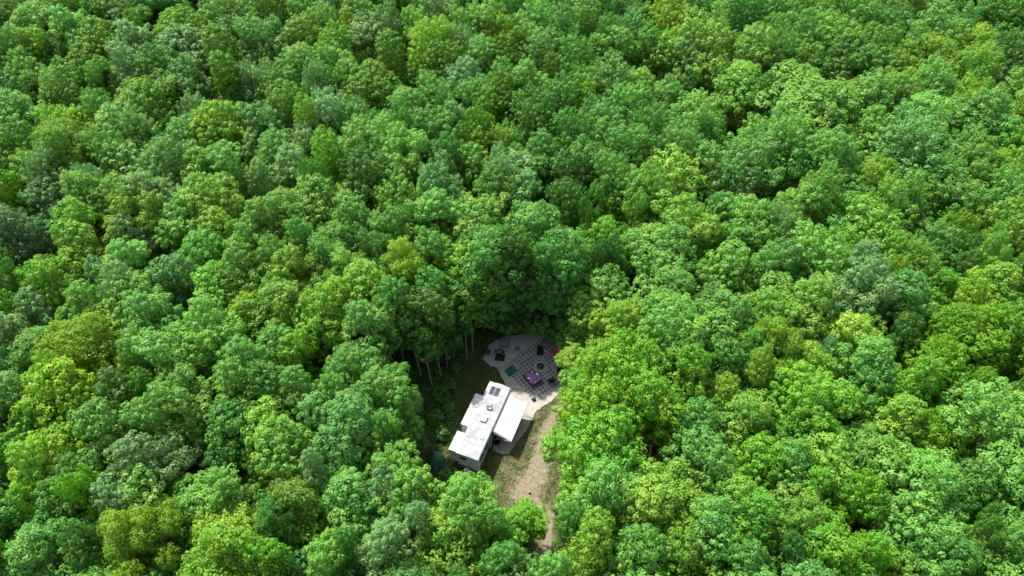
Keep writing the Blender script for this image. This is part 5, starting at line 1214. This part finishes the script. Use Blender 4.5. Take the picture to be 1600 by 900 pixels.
# slide-outs on the far side (local +y)
def slide(x0, x1, y1, zlo, win):
    s = MB().box((x1 - x0, y1 - 1.26, 3.12 - zlo), ((x0 + x1) / 2, (y1 + 1.26) / 2, (3.12 + zlo) / 2), bev=.03).build('slide_out', WHITE, TR)
    MB().box((x1 - x0 + .07, y1 - 1.28 + .05, .05), ((x0 + x1) / 2, (y1 + 1.30) / 2 + .01, 3.145), bev=.015).build('slide_roof', SLIDEROOF, s)
    MB().box((.03, .04, 3.0 - zlo), (x0 - .004, y1 - .03, (3.0 + zlo) / 2)).box((.03, .04, 3.0 - zlo), (x1 + .004, y1 - .03, (3.0 + zlo) / 2)).build('corner_trim', ALU, s)
    if win:
        for wx in win:
            f = MB().box((.95, .03, .6), (wx, y1 + .01, 2.2), bev=.01).build('window', BLACK, s)
            MB().box((.86, .012, .5), (wx, y1 + .028, 2.2)).build('pane', GLASS, f)
    return s
s1 = slide(-1.34, 2.85, 2.26, .75, (-.2, 1.6))
slide(-4.67, -2.30, 2.26, .75, (-3.5,))
TAN = simple('faded_tan', (.42, .30, .24), .7, var=.3, scale=20)
g = MB()  # thin tan strips made up for faded brown marks on the slide roof
for k in range(5): g.box((.42, .022, .014), (-.1, 1.80 + k * .055, 3.177))
g.build('brown_marks', TAN, s1)
# near end: window, lights, bumper, tongue
f = MB().box((.03, .78, .56), (-4.862, .52, 2.52), bev=.01).build('window', BLACK, TR)
MB().box((.012, .68, .46), (-4.88, .52, 2.52)).build('pane', GLASS, f)
RED = simple('lamp_red', (.25, .02, .02), .3)
for yy in (-1.0, 1.0):
    MB().box((.03, .16, .12), (-4.865, yy, 1.35), bev=.01).build('tail_lamp', BLACK, TR)
MB().box((.03, 1.9, .05), (-4.862, 0, 2.0)).build('end_stripe', STRIPE, TR)
MB().box((.13, 2.3, .14), (-4.98, 0, .58), bev=.02).build('bumper', STEEL, TR)
MB().tube([(-4.8, .95, .55), (-6.0, .08, .52)], .05, 6).tube([(-4.8, -.95, .55), (-6.0, -.08, .52)], .05, 6).tube([(-6.0, 0, .52), (-6.25, 0, .52)], .06, 8).tube([(-5.9, 0, .1), (-5.9, 0, .95)], .035, 8).build('tow_tongue', STEEL, TR)
MB().box((.42, .62, .5), (-5.28, 0, .80), bev=.12).build('propane_cover', SLIDEROOF, TR)
# rounded cap at the far end
MB().lathe([(0.02, 0), (.30, .01), (.30, 2.3), (0.02, 2.34)], (4.80, 0, .85), 24, sc_=(.9, 3.9, 1)).build('end_cap', simple('cap_grey', (.42, .47, .50), .4), TR)
# awning side: door, windows, wheels
for x0, x1, z0, z1 in ((-4.35, -3.3, 2.0, 2.62), (-2.95, -2.05, 1.85, 2.62), (.4, 1.6, 1.9, 2.6), (2.6, 3.6, 1.9, 2.6)):
    f = MB().box((x1 - x0, .03, z1 - z0), ((x0 + x1) / 2, -1.262, (z0 + z1) / 2), bev=.01).build('window', BLACK, TR)
    MB().box((x1 - x0 - .08, .012, z1 - z0 - .08), ((x0 + x1) / 2, -1.281, (z0 + z1) / 2)).build('pane', GLASS, f)
MB().box((.74, .03, 1.9), (-.75, -1.264, 1.75), bev=.01).build('door_opening', BLACK, TR)
dr = MB().box((.70, .05, 1.86), (-1.52, -1.42, 1.75), rot=(0, 0, .12), bev=.02).build('door', SLIDEROOF, TR)
MB().box((.40, .012, .55), (-1.52, -1.452, 2.2), rot=(0, 0, .12)).build('pane', GLASS, dr)
MB().box((.04, .04, .12), (-1.80, -1.48, 1.65), bev=.01).build('handle', ALU, dr)
MB().box((.6, .28, .03), (-.75, -1.45, .55), bev=.01).box((.6, .28, .03), (-.75, -1.72, .30), bev=.01).box((.03, .55, .03), (-1.03, -1.58, .42), rot=(.75, 0, 0)).box((.03, .55, .03), (-.47, -1.58, .42), rot=(.75, 0, 0)).build('entry_step', STEEL, TR)
MB().box((9.3, 1.9, .16), (0, 0, .53)).build('chassis', STEEL, TR)
for xx in (-.9, .05):
    for yy in (-1.12, 1.12):
        wl = MB().lathe([(.16, -.10), (.31, -.10), (.34, -.06), (.34, .06), (.31, .10), (.16, .10)], (xx, yy, .345), 24, rot=(math.pi / 2, 0, 0)).build('wheel', RUBBER, TR)
        MB().lathe([(.03, -.11), (.16, -.09), (.17, 0), (.16, .09), (.03, .11)], (xx, yy, .345), 18, rot=(math.pi / 2, 0, 0)).build('rim', ALU, wl)
for xx, yy in ((-4.4, -1.0), (-4.4, 1.0), (4.3, -1.0), (4.3, 1.0)):
    MB().tube([(xx, yy, .5), (xx, yy, .08)], .035, 6).box((.25, .2, .03), (xx, yy, .075)).build('stabiliser_jack', STEEL, TR)
# awning: sagging vinyl sheet, roller, arms
AX0, AX1 = -.90, 4.42
def awn(u, v):
    x = AX0 + (AX1 - AX0) * u
    inset = (.08 if u < .5 else .26) * math.sin(math.pi * v)
    x += (1 - 2 * u) * inset * (abs(2 * u - 1) ** 3)
    z = 3.13 - .83 * v - .16 * math.sin(math.pi * v) - .05 * math.sin(math.pi * u) * math.sin(math.pi * v)
    return (x, -1.30 - 2.28 * v, z)
aw = MB().grid(awn, 30, 12).build('awning', FABRIC, TR, smooth=True, solid=.012)
MB().tube([(AX0 - .06, -3.60, 2.30), (AX1 + .06, -3.60, 2.30)], .055, 12).build('roller_tube', SLIDEROOF, aw)
MB().box((5.5, .10, .12), ((AX0 + AX1) / 2, -1.33, 3.14), bev=.02).build('awning_rail', SLIDEROOF, aw)
for xx in (AX0 - .05, AX1 + .05):
    MB().tube([(xx, -1.30, 1.35), (xx, -2.35, 1.95), (xx, -3.58, 2.28)], .028, 6).build('awning_arm', SLIDEROOF, aw)
    MB().tube([(xx, -1.32, 2.95), (xx, -2.4, 2.62), (xx, -3.58, 2.30)], .024, 6).build('awning_rafter', ALU, aw)

# ------------------------------------------------------------------ things on the patio
ZP = .062
def chair(x, y, face, cloth, frame, label, wide=.62, back=.62):
    """folding camp chair facing the direction of face"""
    e = empty('camp_chair', (x, y, ZP), face)
    tag(e, label, 'chair', 'camp chairs round the fire pit')
    MB().grid(lambda u, v: (-.24 + .5 * u, (v - .5) * wide, .42 - .05 * math.sin(math.pi * v) + .04 * u), 6, 6).build('seat', cloth, e, smooth=True, solid=.03)
    MB().grid(lambda u, v: (-.24 - .20 * u - .05 * math.sin(math.pi * v), (v - .5) * wide * (1 - .12 * u), .44 + back * u), 6, 6).build('backrest', cloth, e, smooth=True, solid=.04)
    for s in (-1, 1):
        MB().box((.46, .07, .035), (.02, s * (wide / 2 + .05), .64), bev=.012).build('armrest', frame, e)
        MB().tube([(.24, s * wide * .5, 0), (.20, s * (wide * .5 + .04), .63)], .014, 6).build('leg', frame, e)
        MB().tube([(-.36, s * wide * .48, 0), (-.20, s * (wide * .5 + .03), .5), (-.46, s * wide * .46, .46 + back)], .014, 6).build('leg', frame, e)
    return e
BLKC = simple('black_cloth', (.010, .011, .013), .9, var=.3, spec=.1)
NAVY = simple('navy_cloth', (.012, .018, .035), .9, var=.3, spec=.1)
def striped(name, a, b_, sc_=9):
    m, N, L, B = new_mat(name)
    wv = N.new('ShaderNodeTexWave'); wv.inputs['Scale'].default_value = sc_; wv.bands_direction = 'Y'
    tc = N.new('ShaderNodeTexCoord'); L.new(tc.outputs['Object'], wv.inputs['Vector'])
    L.new(ramp(N, L, wv.outputs['Fac'], [(.72, a), (.8, b_)]), B.inputs['Base Color']); B.inputs['Roughness'].default_value = .8
    return m
REDC = striped('red_cloth', (.34, .008, .03), (.62, .16, .13), 1.7)
chair(3.50, 51.15, R(-92), BLKC, BLACK, 'black padded camp chair above the fire pit', .68, .85)
chair(5.25, 50.95, R(-142), REDC, STEEL, 'red camp chair with pale stripes at the shaded side of the pavers', .86, .95)
chair(4.75, 47.15, R(118), NAVY, BLACK, 'dark navy camp chair beside the purple table', .78, .7)
chair(5.75, 48.6, R(170), BLKC, BLACK, 'black camp chair half hidden under the leaves', .6, .55)

# fire pit
STONE = simple('ring_stone', (.40, .385, .36), .9, var=.3, scale=7)
fp = empty('fire_pit', (3.52, 49.35, ZP)); fp.scale = (1.25, 1.25, 1)
tag(fp, 'round fire pit with a paver ring and dark iron bowl', 'fire pit')
rg = MB()
for k in range(18):
    a_ = 2 * math.pi * k / 18
    rg.box((.13, .165, .06), (.56 * math.cos(a_), .56 * math.sin(a_), .03), rot=(0, 0, a_), bev=.012)
rg.build('paver_ring', STONE, fp)
MB().lathe([(.50, .0), (.50, .012), (.02, .012)], (0, 0, 0), 28).build('sand_bed', simple('sand', (.24, .22, .20), .95), fp)
MB().lathe([(.27, 0), (.32, .26), (.34, .27), (.34, .24), (.30, .22), (.25, .05), (.02, .05)], (0, 0, .013), 24).build('iron_bowl', STEEL, fp)
MB().tube([(-.16, -.10, .10), (.18, .10, .14)], .04, 7).tube([(-.10, .15, .12), (.14, -.12, .18)], .045, 7).tube([(0, .2, .13), (.02, -.2, .10)], .035, 7).build('burnt_logs', simple('charred', (.10, .09, .085), .9, var=.6), fp)

# table and purple cloth
TA = math.atan2(-.81, .58)
tb = empty('patio_table', (2.50, 47.42, ZP), TA); tb.scale = (1.18, 1.18, 1)
tag(tb, 'rectangular outdoor table under the purple patterned cloth', 'table')
MB().box((1.66, 1.26, .035), (0, 0, .70), bev=.01).build('tabletop', STEEL, tb)
for sx in (-1, 1):
    for sy in (-1, 1):
        MB().tube([(sx * .72, sy * .54, .68), (sx * .76, sy * .57, 0)], .022, 8).build('leg', STEEL, tb)
def dye_mat():
    m, N, L, B = new_mat('tie_dye_cloth')
    tc = N.new('ShaderNodeTexCoord'); sp = N.new('ShaderNodeSeparateXYZ'); L.new(tc.outputs['Object'], sp.inputs[0])
    at = math_(N, L, 'ARCTAN2', sp.outputs[1], sp.outputs[0])
    rad = N.new('ShaderNodeVectorMath'); rad.operation = 'LENGTH'; L.new(tc.outputs['Object'], rad.inputs[0])
    s = math_(N, L, 'SINE', math_(N, L, 'ADD', math_(N, L, 'MULTIPLY', at, 7), math_(N, L, 'MULTIPLY', noise(N, L, 3, 4), 5)))
    f = math_(N, L, 'ADD', math_(N, L, 'MULTIPLY', s, .09), math_(N, L, 'MULTIPLY', noise(N, L, 4.5, 6, .7), .9))
    c = ramp(N, L, f, [(.22, (.045, .018, .055)), (.40, (.16, .065, .20)), (.55, (.30, .15, .36)), (.70, (.40, .36, .44)), (.85, (.20, .16, .24))])
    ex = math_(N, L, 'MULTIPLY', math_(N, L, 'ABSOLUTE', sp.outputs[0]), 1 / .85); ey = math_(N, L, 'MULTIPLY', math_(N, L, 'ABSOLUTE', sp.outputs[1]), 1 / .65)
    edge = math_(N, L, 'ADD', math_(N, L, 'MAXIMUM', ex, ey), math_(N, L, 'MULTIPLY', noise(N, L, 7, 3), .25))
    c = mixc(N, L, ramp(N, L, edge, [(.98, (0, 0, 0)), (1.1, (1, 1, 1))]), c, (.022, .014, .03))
    L.new(c, B.inputs['Base Color']); B.inputs['Roughness'].default_value = .85
    return m
def cloth(u, v):
    x = (u - .5) * 2.02; y = (v - .5) * 1.62
    ox, oy = max(0, abs(x) - .84), max(0, abs(y) - .64)
    z = .728 - (ox + oy) * .9
    if ox: x = math.copysign(.84 + ox * .25 + .02 * math.sin(y * 22), x)
    if oy: y = math.copysign(.64 + oy * .25 + .02 * math.sin(x * 20), y)
    return (x, y, z)
tc_ = MB().grid(cloth, 40, 32).build('tablecloth', dye_mat(), loc=(2.50, 47.42, ZP), rz=TA, smooth=True)
tc_.scale = (1.18, 1.18, 1)
tag(tc_, 'purple and grey tie-dyed cloth draped over the patio table', 'tablecloth')
CER = simple('white_ceramic', (.74, .70, .76), .3, var=.03)
for x, y, r_, lab in ((2.02, 47.22, .14, 'round white dish on the trailer side of the purple cloth'), (3.08, 47.78, .16, 'round white dish on the fire pit side of the purple cloth')):
    o = MB().lathe([(r_ * .5, 0), (r_ * .6, .012), (r_, .07), (r_ * .95, .075), (r_ * .55, .025), (.01, .02)], n=22).build('dish', CER, loc=(x, y, ZP + .733), smooth=True)
    tag(o, lab, 'dish', 'dishes on the purple cloth')

# green ground cloth
GREEN = simple('green_tarp', (.014, .085, .060), .75, var=.5, scale=5, spec=.2)
def rugf(u, v):
    return ((u - .5) * 1.35, (v - .5) * 1.15, .012 + .035 * abs(math.sin(u * 9 + v * 4)) * abs(math.sin(v * 8)))
rg_ = MB().grid(rugf, 20, 18).build('ground_cloth', GREEN, loc=(-.12, 48.72, ZP + .004), rz=R(38), smooth=True)
tag(rg_, 'crumpled teal green cloth lying at the corner of the pavers', 'cloth')

# barbecue on its mat
o = MB().box((1.22, 1.0, .012), (0, 0, .006), bev=.003).build('grill_mat', simple('mat_black', (.010, .010, .012), .9), loc=(-1.50, 50.72, .047), rz=R(-9))
tag(o, 'black rubber mat under the barbecue on the concrete', 'mat')
gr = empty('barbecue', (-1.52, 51.12, .06), R(-9))
tag(gr, 'black lidded barbecue standing on a black mat', 'barbecue')
MB().box((.72, .52, .50), (0, 0, .50), bev=.02).build('cabinet', BLACK, gr)
hd = MB().tube([(-.36, .0, .84), (.36, .0, .84)], .27, 20).build('lid', STEEL, gr, smooth=False)
MB().tube([(-.26, -.30, .92), (.26, -.30, .92)], .018, 8).build('handle', ALU, hd)
for s in (-1, 1):
    MB().box((.26, .46, .03), (s * .50, 0, .80), bev=.01).build('side_shelf', BLACK, gr)
    for t in (-1, 1):
        MB().tube([(s * .33, t * .22, .26), (s * .33, t * .22, .0)], .025, 8).build('leg', BLACK, gr)
MB().tube([(-.40, .12, .70), (-.40, .14, 1.20)], .02, 8).build('chimney', ALU, gr)

# grey storage chest
GREYL = simple('chest_grey', (.17, .165, .165), .7, var=.1, scale=2)
bx = empty('storage_chest', (-.92, 52.75, .045), R(-7))
tag(bx, 'grey flat-lidded storage chest behind the barbecue, partly under leaves', 'chest')
MB().box((.95, 1.25, .62), (0, 0, .31), bev=.03).build('box', GREYL, bx)
MB().box((1.0, 1.3, .07), (0, 0, .66), bev=.025).build('lid', GREYL, bx)

# kettle pot, pail, cooler, stool, stump
kt = empty('kettle', (2.58, 44.72, ZP)); tag(kt, 'small round black kettle at the lower corner of the pavers', 'kettle')
MB().lathe([(.12, 0), (.22, .06), (.26, .18), (.22, .30), (.10, .37), (.03, .39)], n=20).build('pot', STEEL, kt, smooth=True)
MB().tube([(-.22, 0, .28), (-.16, 0, .46), (0, 0, .52), (.16, 0, .46), (.22, 0, .28)], .012, 6).build('handle', ALU, kt)
cl_ = empty('cooler', (4.85, 53.0, ZP), R(12)); tag(cl_, 'blue-grey cooler box at the shaded top edge of the patio', 'cooler')
MB().box((.52, .36, .36), (0, 0, .18), bev=.03).build('tub', simple('cooler_blue', (.03, .06, .12), .5), cl_)
MB().box((.54, .38, .07), (0, 0, .40), bev=.02).build('lid', simple('cooler_lid', (.30, .34, .40), .5), cl_)
MB().tube([(-.28, 0, .30), (-.30, 0, .48), (.30, 0, .48), (.28, 0, .30)], .013, 6).build('handle', BLACK, cl_)
pl = empty('pail', (4.02, 53.2, ZP)); tag(pl, 'small red pail beside the cooler', 'pail')
MB().lathe([(.11, 0), (.15, .30), (.16, .30), (.14, .28), (.10, .02), (.01, .02)], n=18).build('bucket', simple('pail_red', (.22, .015, .012), .5), pl, smooth=True)
MB().tube([(-.15, 0, .28), (-.1, .1, .36), (.1, .1, .36), (.15, 0, .28)], .008, 5).build('handle', ALU, pl)
st = empty('side_stool', (4.25, 51.45, ZP)); tag(st, 'little round pale stool between the black and red camp chairs', 'stool')
MB().lathe([(.17, .34), (.18, .36), (.17, .38), (.01, .38)], n=18).build('seat', simple('stool_pale', (.50, .44, .46), .6), st)
for k in range(3):
    MB().tube([(.08 * math.cos(k * 2.1), .08 * math.sin(k * 2.1), .34), (.15 * math.cos(k * 2.1), .15 * math.sin(k * 2.1), 0)], .012, 6).build('leg', STEEL, st)
sp_ = MB().lathe([(.34, 0), (.30, .10), (.27, .30), (.255, .34), (.02, .35)], n=14, sc_=(1, .9, 1)).build('tree_stump', simple('stump', (.13, .115, .10), .95, var=.4, scale=9), loc=(.68, 52.0, .045))
tag(sp_, 'low grey tree stump on the concrete beside the pavers', 'stump')
# chair by the trailer door
chair(-1.65, 38.9, R(-30), BLKC, BLACK, 'black camp chair beneath the near end of the awning', .55, .5)

# green tarp cover: pleated sheet gathered over a pole
def tarp(u, v):
    a_ = u * 2 * math.pi
    r_ = (.10 + 1.15 * v ** .9) * (1 + .10 * math.sin(a_ * 7) * v)
    return (r_ * math.cos(a_) * .85, r_ * math.sin(a_), 2.55 * (1 - v) ** .85 + .02)
tp = empty('tarp_cover', (-8.55, 36.6, 0)); tag(tp, 'pointed dark green tarp cover standing among the bushes left of the trailer', 'tarp')
MB().grid(tarp, 56, 14).build('sheet', simple('tarp_green', (.022, .115, .060), .5, var=.3, scale=3), tp, smooth=True)
MB().tube([(0, 0, 0), (0, 0, 2.65)], .03, 8).build('pole', ALU, tp)
